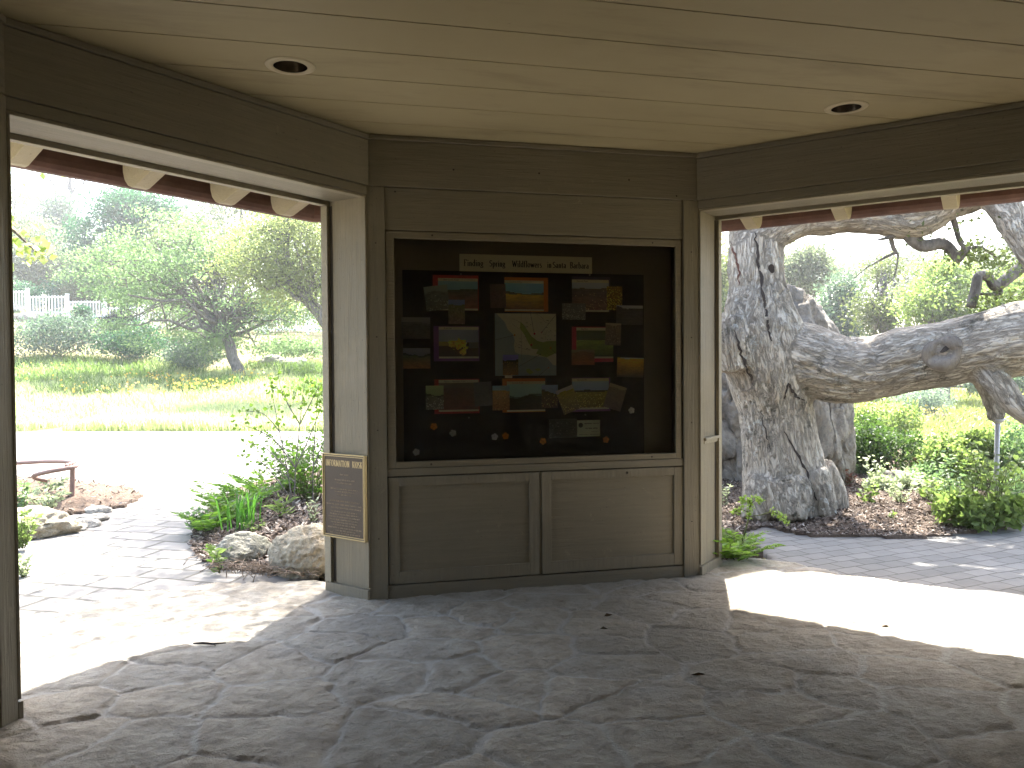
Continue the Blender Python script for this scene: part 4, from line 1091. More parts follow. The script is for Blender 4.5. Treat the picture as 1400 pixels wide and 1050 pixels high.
def far_tree(label, px, py, Y, rx, ry, base_px, mat, seed, nclump=150, per=70, leaf=.17, rc=.42, name='leafy_tree', cat='tree', group='trees beyond the meadow', lean=0, tr=.2, sub=4, **kw):
    """crown centre and half sizes in photo pixels at distance Y"""
    c = at(px, py, Y); s = Y / FPX; b = at(base_px, 500, Y); bz = gz(b[0], Y) - .1
    r = np.random.default_rng(seed + 500); RX, RZ = rx * s, ry * s; RY = RX * .8
    blobs = [(c[0], Y, c[2], RX * .62, RY * .6, RZ * .66)]
    for k in range(sub):
        a = 2 * pi * k / sub + r.uniform(-.4, .4); q = r.uniform(.45, .7)
        blobs.append((c[0] + cos(a) * RX * q, Y + r.uniform(-.5, .5) * RY, c[2] + sin(a) * RZ * q * .9, RX * r.uniform(.32, .5), RY * .45, RZ * r.uniform(.28, .42)))
    tp = [(b[0], Y, bz), (b[0] + (c[0] - b[0]) * .35 + lean, Y, bz + (c[2] - bz) * .45), (c[0] - lean * .4, Y, bz + (c[2] - bz) * .8), (c[0], Y, c[2] + RZ * .45)]
    return tree(name, label, cat, (b[0], Y, bz), tp, tr, blobs, nclump, per, leaf, rc, mat, seed=seed, group=group, **kw)

G_dark = lm((.020, .070, .036), (.050, .135, .070), .35)
G_lite = lm((.080, .135, .062), (.165, .235, .120), .5)
G_yel = lm((.135, .160, .065), (.235, .255, .115), .5)
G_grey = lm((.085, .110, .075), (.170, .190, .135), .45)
G_blue = lm((.050, .085, .066), (.105, .150, .115), .4)
G_oak = lm((.060, .075, .030), (.120, .140, .058), .38)
G_brt = lm((.100, .145, .040), (.19, .24, .085), .55)

far_tree('tall dark green tree between the grey trees and the pale oak', 172, 322, 50, 66, 92, 172, G_dark, 1, 240, 95, .24, .6, branches=20, tr=.3)
far_tree('pale green spreading oak with a leaning dark trunk at the meadow edge', 292, 388, 31, 165, 108, 327, G_lite, 2, 520, 75, .12, .32, branches=90, lean=-.14, tr=.22, flat=.30, sub=10, hang=.10)
far_tree('yellow green tree hanging down beside the left post', 392, 335, 26, 95, 100, 480, G_yel, 3, 360, 80, .10, .30, branches=40, tr=.2, hang=.45, sub=7)
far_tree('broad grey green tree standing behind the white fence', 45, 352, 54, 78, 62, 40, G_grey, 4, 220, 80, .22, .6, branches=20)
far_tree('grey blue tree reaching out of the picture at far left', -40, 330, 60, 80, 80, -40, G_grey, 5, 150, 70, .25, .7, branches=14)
far_tree('low bushy tree behind the fence below the dark tree', 128, 385, 49, 52, 38, 128, G_lite, 6, 130, 75, .19, .45, branches=14)
far_tree('small pale tree below the bare snag on the hilltop', 85, 300, 72, 44, 40, 88, G_blue, 7, 120, 70, .26, .6, branches=12)
far_tree('shady tree with a thick short trunk behind the pale oak', 250, 375, 42, 90, 80, 271, G_oak, 8, 260, 75, .17, .5, branches=40, tr=.5)
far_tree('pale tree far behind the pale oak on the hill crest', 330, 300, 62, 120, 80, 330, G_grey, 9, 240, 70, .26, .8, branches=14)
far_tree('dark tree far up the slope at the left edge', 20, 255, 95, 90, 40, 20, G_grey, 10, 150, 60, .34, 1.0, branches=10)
far_tree('olive green tree on the slope behind the left post', 500, 370, 48, 110, 110, 480, G_oak, 11, 200, 60, .24, .8, branches=10)
# bare snag
b = at(97, 300, 75); mb = MB(); r = np.random.default_rng(4)
top = at(96, 232, 75); mb.tube(wiggle((b[0], 75, gz(b[0], 75)), top, 10, .15, r), np.linspace(.35, .12, 11), 7)
for (x0, y0, x1, y1) in ((98, 290, 88, 262), (98, 280, 114, 250), (97, 270, 108, 236), (97, 262, 86, 235), (114, 252, 118, 236), (66, 245, 80, 262)):
    mb.tube(wiggle(at(x0, y0, 75), at(x1, y1, 75), 5, .12, r), np.linspace(.12, .04, 6), 5)
tag(mb.build('bare_tree', greyLimb, None, True), 'bare forked dead tree against the white sky on the hilltop', 'tree')

# right hand background
far_tree('pale rounded tree just right of the oak trunk', 1100, 372, 34, 42, 42, 1100, G_grey, 21, 130, 75, .16, .38, branches=18, group='trees right of the kiosk')
far_tree('slim mid green tree left of the olive tree behind the limb', 1150, 430, 30, 36, 62, 1150, G_blue, 22, 130, 75, .14, .34, branches=20, group='trees right of the kiosk')
far_tree('olive tree with drooping sprays above the middle of the limb', 1210, 405, 27, 50, 72, 1210, G_oak, 23, 190, 80, .12, .30, branches=30, hang=.2, group='trees right of the kiosk')
far_tree('large bright tree filling the right above the oak limb', 1300, 415, 25, 80, 62, 1290, G_brt, 24, 260, 80, .12, .32, branches=40, group='trees right of the kiosk')
far_tree('bright tree leaving the picture at the right edge', 1420, 420, 22, 80, 75, 1420, G_brt, 25, 220, 80, .11, .30, branches=30, group='trees right of the kiosk')
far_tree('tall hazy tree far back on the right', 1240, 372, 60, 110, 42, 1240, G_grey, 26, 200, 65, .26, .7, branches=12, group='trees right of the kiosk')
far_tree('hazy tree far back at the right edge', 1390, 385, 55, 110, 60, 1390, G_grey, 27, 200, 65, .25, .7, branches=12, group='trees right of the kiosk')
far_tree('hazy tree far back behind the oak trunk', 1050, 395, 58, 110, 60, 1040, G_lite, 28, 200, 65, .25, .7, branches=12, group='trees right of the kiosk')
far_tree('yellow green tree glimpsed between oak trunk and right post', 985, 400, 30, 45, 90, 985, G_yel, 29, 160, 70, .14, .4, branches=16, group='trees right of the kiosk')

# ------------------------------------------------------------------ bushes
def bush(label, px, py_base, Y, wpx, hpx, mat, seed, n=2500, leaf=.07, name='leafy_bush', cat='bush', group=None, asp=.5, dome=.5, stems=12, up=.3, zoff=0.0, lumps=7, base_z=None):
    r = np.random.default_rng(seed); s = Y / FPX; c = at(px, py_base, Y); z0 = (gz(c[0], Y) if base_z is None else base_z) - .03 + zoff
    RX, H = wpx * s / 2, hpx * s; RY = RX * .8
    t = thing(name, label, cat, (c[0], Y, z0), group)
    L = []; 
    for k in range(lumps):
        a = r.uniform(0, 2 * pi); q = sqrt(r.uniform(0, .55)); L.append((c[0] + cos(a) * RX * q, Y + sin(a) * RY * q, z0 + H * r.uniform(.30, .62), RX * r.uniform(.32, .55), RY * r.uniform(.35, .55), H * r.uniform(.25, .42)))
    L.append((c[0], Y, z0 + H * .4, RX * .75, RY * .75, H * .4))
    own = r.integers(0, len(L), n); L = np.array(L)
    d = r.normal(0, 1, (n, 3)); d /= np.linalg.norm(d, axis=1)[:, None]; rad = r.uniform(.2, 1.08, n) ** .5
    P = L[own, :3] + d * rad[:, None] * L[own, 3:]; P[:, 2] = np.maximum(P[:, 2], z0 + .01)
    tone = .45 + .3 * fbm(P * 3 / max(RX, .3), 2, seed) + r.normal(0, .2, n)
    leaf_obj('foliage', P, leaf * r.uniform(.55, 1.3, n), tone, mat, t, r, asp=asp, nz=up)
    mb = MB()
    for k in range(stems):
        e = P[r.integers(0, n)]; mb.tube(wiggle((c[0] + r.normal(0, RX * .12), Y + r.normal(0, RY * .12), z0), e, 4, H * .04, r), np.linspace(.012, .003, 5) * max(1, H), 5)
    mb.build('stems', brownLimb, t, True)
    return t
GB = 'bushes on the slope below the fence'
bush('big dark green bush under the fence at far left', 75, 505, 33, 170, 75, G_blue, 41, 7000, .13, group=GB)
bush('dark green bush in the middle of the slope', 190, 500, 33.5, 130, 58, G_dark, 42, 5000, .13, group=GB)
bush('grey green bush right of centre on the slope', 262, 503, 32.5, 130, 50, G_blue, 43, 5000, .12, group=GB)
bush('almost black rounded bush below the fence steps', 158, 462, 40, 62, 42, lm((.014, .022, .020), (.03, .042, .036), .2), 44, 3500, .15, group=GB)
bush('small bush in front of the stepped fence', 118, 440, 42, 40, 36, G_dark, 45, 2000, .15, group=GB)
bush('low bush at the foot of the pale oak', 300, 478, 36, 80, 40, G_oak, 46, 3000, .13, group=GB)
bush('low green bush half hidden by the left post', 415, 478, 35, 120, 36, G_lite, 47, 3500, .13, group=GB)
bush('grey bush at the far left end of the slope', -30, 500, 33, 120, 90, G_grey, 48, 4000, .13, group=GB)

for k, (px, w_, m_) in enumerate(((0, 90, G_blue), (62, 80, G_dark), (120, 80, G_oak), (182, 90, G_dark), (245, 90, G_oak), (310, 100, G_dark), (385, 110, G_oak))):
    bush(('dark leafy bush behind the white fence at far left', 'dark bush behind the second fence panel', 'olive bush behind the third fence panel', 'dark bush behind the fence above the black bush', 'olive bush behind the fence beside the thick trunk', 'dark bush behind the lower fence run', 'olive bush behind the fence near the left post')[k], px, 440, 47.5, w_, 62, m_, 350 + k, 3200, .17, group='bushes behind the fence')

# white picket fence stepping down the hill
FE = thing('picket_fence', 'white picket fence stepping down the hillside behind the bushes', 'fence', (at(90, 430, 45)[0], 45, gz(at(90, 430, 45)[0], 45)))
whiteM = plain('white_fence_paint', (.80, .79, .77), .6, var=.06, scale=3)
FX = [(-30, 388, 430), (38, 397, 424), (92, 404, 430), (143, 411, 436), (196, 419, 443), (250, 425, 449), (306, 428, 452), (362, 430, 453), (420, 430, 453), (480, 430, 453)]
for k in range(len(FX) - 1):
    x0, x1 = at(FX[k][0], 420, 45)[0], at(FX[k + 1][0], 420, 45)[0]
    zt, zb = at(FX[k + 1][0], FX[k + 1][1], 45)[2], at(FX[k + 1][0], FX[k + 1][2], 45)[2]
    fr = Fr((x0, 45), (1, 0)); Ln = x1 - x0
    mb = MB(); n = int(Ln / .17)
    for q in range(n): mb.box(fr, .10 + q * (Ln - .1) / n, .10 + q * (Ln - .1) / n + .075, -.012, .012, zb, zt)
    mb.box(fr, .05, Ln - .02, -.05, -.013, zt - .12, zt - .04); mb.box(fr, .05, Ln - .02, -.05, -.013, zb + .08, zb + .18)
    mb.build('fence_panel', whiteM, FE)
    zt2 = at(FX[k][0], FX[k][1], 45)[2]
    MB().box(fr, -.06, .08, -.07, .07, zb - .6, zt2 + .06).box(fr, -.08, .10, -.09, .09, zt2 + .06, zt2 + .10).build('fence_post', whiteM, FE)
# low stone edging under the fence
rockA = rock_mat('grey_field_stone', (.30, .275, .23), (.42, .39, .33), (.20, .18, .15))
rockB = rock_mat('tan_boulder', (.40, .33, .215), (.47, .41, .30), (.30, .245, .165))
rockC = rock_mat('dark_sandstone', (.15, .13, .11), (.235, .21, .18), (.06, .05, .042))
def rock(label, c, rad, mat, seed, name='boulder', cat='boulder', group=None, sub=5, rough=.22, cuts=6, sharp=.5, rot=0):
    import bmesh
    bm = bmesh.new(); bmesh.ops.create_icosphere(bm, subdivisions=sub, radius=1); V = np.array([v.co for v in bm.verts]); F = [tuple(v.index for v in f.verts) for f in bm.faces]; bm.free()
    r = np.random.default_rng(seed)
    for k in range(cuts):
        d = r.normal(0, 1, 3); d /= np.linalg.norm(d); lim = r.uniform(.62, .9); q = V @ d; V = V - d * np.maximum(q - lim, 0)[:, None] * sharp * 1.6
    V = V * (1 + rough * fbm(V * 1.7 + seed, 4, seed)[:, None] + .07 * fbm(V * 7 + seed, 4, seed + 1)[:, None] - rough * .35 * (1 - sstep(0, .09, np.abs(fbm(V * 2.6 + seed, 4, seed + 5))))[:, None])
    V = V * np.array(rad); cr, sr = cos(rot), sin(rot); V = np.stack([V[:, 0] * cr - V[:, 1] * sr, V[:, 0] * sr + V[:, 1] * cr, V[:, 2]], -1) + np.array(c)
    return tag(mesh_arrays(name, V, F, mat, None, True), label, cat, group)
k = 0
for px in range(18, 200, 13):
    g = at(px, 447, 43.6); rock('grey rubble stone in the low row under the white fence', (g[0], 43.6 + (k % 3) * .1, gz(g[0], 43.6) + .12), (.32, .3, .22 + .1 * (k % 2)), rockA, 60 + k, 'edging_stone', 'stone', 'rubble stones under the fence', 3); k += 1
for (px, py, Y, s_, lab) in ((372, 492, 33, .5, 'large pale rock at the meadow top near the left post'), (393, 490, 33, .42, 'pale rock right of the largest at the meadow top'), (408, 490, 33.4, .36, 'smaller pale rock nearest the left post at the meadow top'), (185, 455, 41, .7, 'grey rock beside the black bush on the slope')):
    g = at(px, py, Y); rock(lab, (g[0], Y, gz(g[0], Y) + s_ * .3), (s_ * 1.2, s_, s_ * .7), rockA, int(px), 'rock', 'rock', 'rocks on the slope', 4)

# ------------------------------------------------------------------ meadow grass and flowers (nobody could count them)
def blades(name, P, hgt, wid, mat, r, lean=.25, tone=None, kind='stuff', parent=None, bend=.35):
    n = len(P); a = r.uniform(0, 2 * pi, n); h = np.broadcast_to(hgt, (n,)) * r.uniform(.6, 1.25, n); wv = np.broadcast_to(wid, (n,))
    d = np.stack([np.cos(a), np.sin(a), np.zeros(n)], -1); s = np.stack([-np.sin(a), np.cos(a), np.zeros(n)], -1); up = np.array([0, 0, 1.0])
    l = r.uniform(.2, 1, n) * lean
    p0 = P; p1 = P + up * (h * .6)[:, None] + d * (h * l * .5)[:, None]; p2 = P + up * (h * (1 - bend * l))[:, None] + d * (h * l * 1.5)[:, None]
    V = np.stack([p0 - s * wv[:, None] / 2, p0 + s * wv[:, None] / 2, p1 + s * wv[:, None] * .42, p1 - s * wv[:, None] * .42, p2], 1).reshape(-1, 3)
    i = np.arange(n) * 5
    F = np.concatenate([np.stack([i, i + 1, i + 2], -1), np.stack([i, i + 2, i + 3], -1), np.stack([i + 3, i + 2, i + 4], -1)])
    tn = np.repeat(np.clip(r.normal(.5, .25, n) if tone is None else tone, 0, 1), 5)
    o = mesh_arrays(name, V, F, mat, parent, attrs={'tone': ('FLOAT', tn)})
    if kind and parent is None: tag(o, kind=kind)
    return o
r = np.random.default_rng(77)
G_grass = lm((.22, .25, .115), (.42, .44, .26), .5); G_green = lm((.055, .10, .025), (.13, .19, .05), .5)
n = 60000; y = 19.6 + (r.uniform(0, 1, n) ** 1.3) * 13; x = r.uniform(-.80, -.16, n) * y
x0 = -12.8 + (y * 0); edge = np.interp(x, [-26, -12.8, -6.3, 3], [21.5, 20.2, 19.65, 19.2])
m = (y > edge + .05 * fbm(np.stack([x, y], -1), 2, 2)) & (fbm(np.stack([x * .6, y * .6], -1), 3, 5) > -.35); x, y = x[m], y[m]
tn = .75 - .9 * sstep(.0, .3, fbm(np.stack([x * .35, y * .35], -1), 3, 15)) * .5 + r.normal(0, .15, len(x))
blades('meadow_grass', np.stack([x, y, terrain_h(x, y) - .08], -1), .34 + .22 * fbm(np.stack([x * .5, y * .5], -1), 2, 8), .022, G_grass, r, .5, tn)
n = 34000; y = r.uniform(25.5, 33, n); x = r.uniform(-.80, -.16, n) * y; m = fbm(np.stack([x * .5, y * .5], -1), 3, 25) > -.15; x, y = x[m], y[m]
blades('meadow_grass', np.stack([x, y, terrain_h(x, y) - .08], -1), .48, .03, G_green, r, .5)
n = 800; y = r.uniform(24.5, 30, n); x = r.uniform(-.62, -.3, n) * y; m = fbm(np.stack([x * .6, y * .6], -1), 2, 29) > .12; x, y = x[m], y[m]
P = np.stack([x, y, terrain_h(x, y) + .38 + r.uniform(-.1, .12, len(x))], -1)
tag(leaf_obj('poppies', P, .09, r.uniform(0, 1, len(P)), lm((.50, .24, .05), (.55, .42, .10), .4), None, r, asp=.9), kind='stuff')
# right: low ground cover and yellow flowers behind the bushes
n = 26000; y = r.uniform(14, 30, n); x = r.uniform(.22, .70, n) * y; m = fbm(np.stack([x * .5, y * .5], -1), 3, 45) > -.2; x, y = x[m], y[m]
blades('ground_cover', np.stack([x, y, terrain_h(x, y) - .05], -1), .30, .03, lm((.09, .13, .03), (.22, .24, .07), .5), r, .7)
n = 2200; y = r.uniform(16, 24, n); x = r.uniform(.40, .68, n) * y; m = fbm(np.stack([x * .5, y * .5], -1), 2, 49) > .0; x, y = x[m], y[m]
tag(leaf_obj('poppies', np.stack([x, y, terrain_h(x, y) + .28 + r.uniform(-.1, .1, len(x))], -1), .075, r.uniform(0, 1, len(x)), lm((.55, .36, .08), (.60, .52, .2), .4), None, r, asp=.9), kind='stuff')

# ------------------------------------------------------------------ right bed bushes
GR_ = 'bushes beyond the oak trunk'
bush('dark green glossy bush right of the boulder under the limb', 1212, 648, 10.6, 118, 92, lm((.022, .050, .012), (.07, .115, .03), .4), 71, 7500, .055, group=GR_, stems=24)
bush('silvery blue mounded bush in the distance under the limb', 1262, 592, 20, 105, 58, lm((.10, .14, .115), (.24, .29, .25), .35), 72, 5200, .06, group=GR_)
bush('bright leafy bush in front of the prop post', 1325, 672, 9.8, 130, 100, G_brt, 73, 6500, .065, group=GR_, stems=24)
bush('big leafy bush at the path edge hiding the foot of the prop', 1345, 722, 7.32, 110, 62, G_brt, 733, 1700, .085, group=GR_, stems=24)
bush('sunlit bush leaving the picture at the right edge', 1408, 668, 9.6, 120, 105, G_lite, 74, 6000, .06, group=GR_, stems=24)
bush('pale yellow green bush behind the glossy dark bush', 1195, 600, 14.0, 120, 72, G_brt, 75, 4200, .065, group=GR_)
bush('low pale bush between the silver bush and the bright bush', 1285, 640, 11.8, 110, 62, lm((.12, .16, .06), (.28, .33, .16), .5), 76, 3200, .05, group=GR_)
bush('shady bush behind the rail fence', 1300, 560, 34, 160, 40, G_dark, 77, 4000, .15, group=GR_)
bush('shady bush at the right edge behind the prop post', 1390, 575, 26, 120, 55, G_blue, 78, 4000, .11, group=GR_)
bush('green bush beyond the boulder left of the silver bush', 1180, 555, 27, 90, 40, G_blue, 79, 3500, .11, group=GR_)
bush('leafy bush left of the oak trunk seen beside the post', 985, 640, 11.5, 60, 60, G_lite, 80, 2500, .06, group=GR_)

def bz(x, y): return float(RBH(np.array([x]), np.array([y]))[0][0])
def lbz(x, y): return float(LBH(np.array([x]), np.array([y]))[0][0])
def broad_plant(label, px, py, hpx, wpx, mat, seed, n=40, leaf=.09, asp=.55, name='leafy_plant', group=None, z=None, Y=None, stem=True):
    """stems with alternate leaves"""
    r = np.random.default_rng(seed); g = ground(px, py, .03) if Y is None else at(px, py, Y); zz = z if z is not None else (bz(g[0], g[1]) if g[0] > 1.9 else lbz(g[0], g[1]))
    s = g[1] / FPX; H, Wd = hpx * s, wpx * s / 2
    t = thing(name, label, 'plant', (g[0], g[1], zz), group)
    mb = MB(); C = []; AX = []; k = max(3, n // 9)
    for q in range(k):
        a = r.uniform(0, 2 * pi); rad = Wd * sqrt(r.uniform(.02, 1)); e = np.array([g[0] + cos(a) * rad, g[1] + sin(a) * rad * .8, zz + H * r.uniform(.55, 1)])
        pts = wiggle((g[0] + cos(a) * rad * .2, g[1] + sin(a) * rad * .2, zz - .02), e, 7, H * .03, r, H * .06); mb.tube(pts, np.linspace(.0035, .0012, 8), 5)
        for j in range(1, 8):
            for _ in range(max(1, n // (k * 7))):
                C.append(pts[j]); b_ = r.uniform(0, 2 * pi); AX.append((cos(b_), sin(b_), .35))
    mb.build('stems', stemM, t, True)
    C = np.array(C); leaf_obj('leaves', C, leaf * r.uniform(.5, 1.2, len(C)), r.uniform(0, 1, len(C)), mat, t, r, asp=asp, axis=np.array(AX) * 2.0, spread=.5)
    return t
GP = 'small plants in the mulch'
pal = lm((.20, .23, .15), (.38, .40, .30), .4); red = lm((.10, .03, .025), (.20, .07, .05), .35)
broad_plant('pale silvery plant in the sun at the mulch edge', 1205, 668, 40, 60, pal, 81, 150, .07, group=GP)
broad_plant('pale plant beside the reddish one', 1240, 672, 34, 50, pal, 82, 130, .06, group=GP)
broad_plant('reddish leaved plant at the foot of the boulder', 1157, 668, 26, 34, red, 83, 110, .07, .3, group=GP)
broad_plant('reddish plant below the glossy bush', 1250, 650, 28, 30, red, 84, 80, .06, .3, group=GP)
broad_plant('large leaved bright plant low at the bed edge', 1350, 718, 42, 60, G_brt, 85, 150, .11, .75, group=GP)
broad_plant('bright leafy plant in the middle of the right bed', 1300, 690, 36, 60, G_brt, 86, 150, .085, .6, group=GP)
bush('low leafy mound between the silver bush and the mulch', 1262, 668, 9.6, 80, 46, G_lite, 741, 3000, .05, group=GR_)
bush('pale flowering mound at the front of the glossy bush', 1212, 672, 9.3, 60, 34, pal, 742, 2400, .045, group=GR_)
bush('shady green mound right of the boulder slab', 1180, 640, 10.9, 50, 60, G_oak, 743, 2400, .05, group=GR_)
broad_plant('bright sunny plant alone between the oak foot and the pale mound', 1185, 690, 26, 40, G_brt, 196, 90, .07, .5, group=GP)
broad_plant('bushy lime plant left of the big leafy bush', 1288, 702, 44, 56, G_brt, 197, 200, .075, .55, group=GP)
broad_plant('grey leaved plant in front of the pale mound', 1232, 690, 26, 42, pal, 198, 120, .06, .45, group=GP)
broad_plant('green plant tucked behind the lime plant', 1272, 682, 40, 50, G_lite, 199, 150, .07, .5, group=GP)
broad_plant('tall loose leafy plant rising over the prop foot', 1352, 716, 118, 90, G_brt, 251, 420, .075, .6, group=GP, Y=7.3, z=.02)
broad_plant('loose leafy plant left of the tall one at the bed edge', 1312, 712, 70, 64, G_lite, 252, 260, .07, .6, group=GP, Y=7.6, z=.02)
broad_plant('loose leafy plant cut by the right edge above the path', 1392, 716, 84, 60, G_lite, 253, 260, .07, .6, group=GP, Y=7.6, z=.02)
broad_plant('pale broad leaved plant in the middle of the sunny mulch', 1268, 688, 30, 46, pal, 91, 120, .075, group=GP)
broad_plant('leafy green plant under the glossy bush', 1178, 652, 24, 44, G_lite, 92, 110, .07, .6, group=GP)
broad_plant('tall leafy plant between the bright bush and the pale one', 1290, 668, 50, 50, G_lite, 93, 170, .075, .5, group=GP)
broad_plant('yellow green leafy plant right of the large leaved one', 1378, 690, 50, 56, G_brt, 94, 200, .085, .6, group=GP)
broad_plant('reddish plant among the bright leaves of the right bed', 1262, 655, 26, 26, red, 95, 70, .06, .35, group=GP)
broad_plant('trailing green plant at the far right bed edge', 1392, 712, 44, 50, G_lite, 87, 130, .085, .6, group=GP)
broad_plant('tiny seedling alone on the sunny mulch', 1222, 712, 10, 14, G_brt, 88, 18, .05, .6, group=GP)
broad_plant('sunny plant left of the oak trunk', 996, 655, 40, 26, G_lite, 89, 110, .06, .4, group=GP)
broad_plant('spiky small plant at the foot of the oak beside the post', 990, 688, 30, 24, pal, 90, 70, .055, .25, group=GP)

# split rail fence far on the right
RF = thing('rail_fence', 'dark split rail fence under the limb in the distance', 'fence', (at(1310, 560, 28)[0], 28, gz(at(1310, 560, 28)[0], 28)))
for px in (1265, 1325, 1385, 1445):
    g = at(px, 545, 28); z0 = gz(g[0], 28); MB().tube([(g[0], 28, z0 - .1), (g[0] + .02, 28, z0 + 1.05)], [.09, .075], 8).build('fence_post', brownLimb, RF, True)
for hh in (.35, .68, .95):
    a, b = at(1240, 545, 28), at(1460, 545, 28); r = np.random.default_rng(int(hh * 100)); pts = [(a[0] + (b[0] - a[0]) * q / 6, 28 + r.normal(0, .03), gz(a[0] + (b[0] - a[0]) * q / 6, 28) + hh + r.normal(0, .03)) for q in range(7)]
    MB().tube(pts, .05, 6).build('fence_rail', brownLimb, RF, True)
# ------------------------------------------------------------------ the old oak
def oak_bark():
    t = NT('oak_bark'); P = t.obj(); B_ = t.attr('bark').outputs['Vector']
    big = t.noise(P, 1.5, 4, .6); md = t.noise(B_, 8.0, 7, .72, .6); fine = t.noise(B_, 42, 5, .75); iso = t.noise(P, 22, 6, .75)
    fis = t.noise(B_, 21, 6, .68, .9); fr_ = t.math('ABSOLUTE', t.math('SUBTRACT', fis, .5))
    crack = t.ramp(fr_, [(0.0, 0.0), (.022, .65), (.07, 1.0)])
    v = t.n('ShaderNodeTexVoronoi', feature='DISTANCE_TO_EDGE', i={'Scale': 21.0}); wn = t.n('ShaderNodeTexNoise', i={'Scale': 9.0, 'Detail': 4}); t.l(B_, wn.inputs['Vector'])
    wv = t.n('ShaderNodeMix', data_type='VECTOR'); wv.inputs[0].default_value = .10; t.l(B_, wv.inputs[4]); t.l(wn.outputs['Color'], wv.inputs[5]); t.l(wv.outputs[1], v.inputs['Vector'])
    plate = t.ramp(v.outputs[0], [(0.0, 0.0), (.08, .8), (.25, 1.0)])
    c = t.mix(t.ramp(md, [(.32, 0.0), (.68, 1.0)]), (.39, .34, .275), (.56, .51, .43))
    c = t.mix(t.math('MULTIPLY', t.ramp(fine, [(.34, 1.0), (.50, 0.0)]), .38), c, (.11, .092, .072))
    c = t.mix(t.math('MULTIPLY', t.math('SUBTRACT', 1.0, crack), .38), c, (.09, .072, .058))
    pm = t.ramp(t.noise(P, 2.1, 4, .6), [(.46, 0.0), (.60, 1.0)])
    c = t.mix(t.math('MULTIPLY', t.math('MULTIPLY', t.math('SUBTRACT', 1.0, plate), pm), .5), c, (.075, .062, .05))
    c = t.mix(t.math('MULTIPLY', t.ramp(big, [(.54, 0.0), (.68, 1.0)]), .45), c, t.mix(iso, (.07, .06, .048), (.22, .19, .155)))
    c = t.mix(t.math('MULTIPLY', t.ramp(big, [(.30, 1.0), (.42, 0.0)]), .35), c, (.33, .26, .185))
    lm_ = t.math('MULTIPLY', t.ramp(t.noise(P, 12, 5, .78), [(.55, 0.0), (.61, 1.0)]), t.ramp(t.noise(P, 1.9, 3, .55, .2), [(.50, 0.0), (.60, 1.0)]))
    c = t.mix(t.math('MULTIPLY', lm_, .85), c, (.60, .605, .56))
    dk = t.math('MULTIPLY', t.ramp(t.noise(P, 7.5, 5, .8), [(.52, 0.0), (.60, 1.0)]), t.ramp(t.noise(t.mapping(P, loc=(3, 1, 2)), 1.4, 3, .55), [(.50, 0.0), (.60, 1.0)]))
    c = t.mix(t.math('MULTIPLY', dk, .75), c, (.06, .058, .042))
    h = t.math('ADD', t.math('MULTIPLY', crack, .75), t.math('ADD', t.math('MULTIPLY', fine, .55), t.math('ADD', t.math('MULTIPLY', md, .8), t.math('MULTIPLY', t.math('MULTIPLY', plate, pm), .5))))
    return t.out(c, .88, t.bump(h, .9, .024), spec=.15)
oakM = oak_bark()
def spline(pts, rad, n=10):
    P = np.array(pts, float); R_ = np.array(rad, float); out = []; ro = []
    for i in range(len(P) - 1):
        p0, p1, p2, p3 = P[max(i - 1, 0)], P[i], P[i + 1], P[min(i + 2, len(P) - 1)]
        for k in range(n):
            t = k / n; out.append(.5 * ((2 * p1) + (p2 - p0) * t + (2 * p0 - 5 * p1 + 4 * p2 - p3) * t * t + (3 * p1 - p0 - 3 * p2 + p3) * t ** 3)); ro.append(R_[i] * (1 - t) + R_[i + 1] * t)
    out.append(P[-1]); ro.append(R_[-1]); return out, ro
def pxs(lst): return [at(x, y, Y) for x, y, Y, _ in lst], [q[3] for q in lst]
mb = MB(); SK = []
TR = [(1080, 735, 8.1, .54), (1078, 705, 8.1, .47), (1074, 670, 8.1, .425), (1067, 620, 8.1, .39), (1060, 560, 8.1, .365), (1052, 500, 8.05, .42), (1040, 445, 8.05, .40), (1036, 390, 8.05, .275), (1034, 335, 8.05, .265), (1036, 270, 8.2, .27), (1045, 200, 8.6, .27), (1070, 110, 9.4, .24), (1110, 0, 10.4, .2)]
p_, q_ = spline(*pxs(TR)); SK.append((p_, q_)); mb.tube(p_, q_, 20)
LB = [(1050, 480, 8.05, .36), (1100, 495, 7.95, .36), (1150, 505, 7.85, .33), (1195, 503, 7.75, .30), (1240, 493, 7.6, .305), (1290, 484, 7.45, .315), (1345, 472, 7.25, .315), (1405, 460, 7.05, .32), (1490, 440, 6.8, .29), (1620, 400, 6.5, .25), (1800, 350, 6.4, .19), (2000, 290, 6.5, .12)]
p_, q_ = spline(*pxs(LB)); SK.append((p_, q_)); mb.tube(p_, q_, 20)
DL = [(1340, 500, 7.2, .13), (1362, 522, 7.05, .105), (1382, 548, 6.95, .095), (1412, 570, 6.85, .095), (1470, 590, 6.75, .11), (1540, 585, 6.7, .08)]
p_, q_ = spline(*pxs(DL)); SK.append((p_, q_)); mb.tube(p_, q_, 14)
ST = [(1335, 505, 7.4, .10), (1352, 535, 7.45, .085), (1360, 558, 7.45, .075), (1363, 574, 7.45, .06)]
p_, q_ = spline(*pxs(ST)); SK.append((p_, q_)); mb.tube(p_, q_, 12)
UL = [(1030, 330, 8.05, .24), (1060, 305, 8.0, .26), (1100, 287, 7.95, .26), (1150, 284, 7.85, .255), (1200, 284, 7.7, .26), (1245, 288, 7.6, .27), (1295, 264, 7.45, .24), (1350, 240, 7.3, .24), (1430, 205, 7.1, .2), (1540, 150, 6.9, .15)]
p_, q_ = spline(*pxs(UL)); SK.append((p_, q_)); mb.tube(p_, q_, 18)
U2 = [(1345, 255, 7.3, .13), (1375, 285, 7.2, .12), (1395, 318, 7.1, .11), (1420, 370, 7.0, .10), (1460, 430, 6.9, .08)]
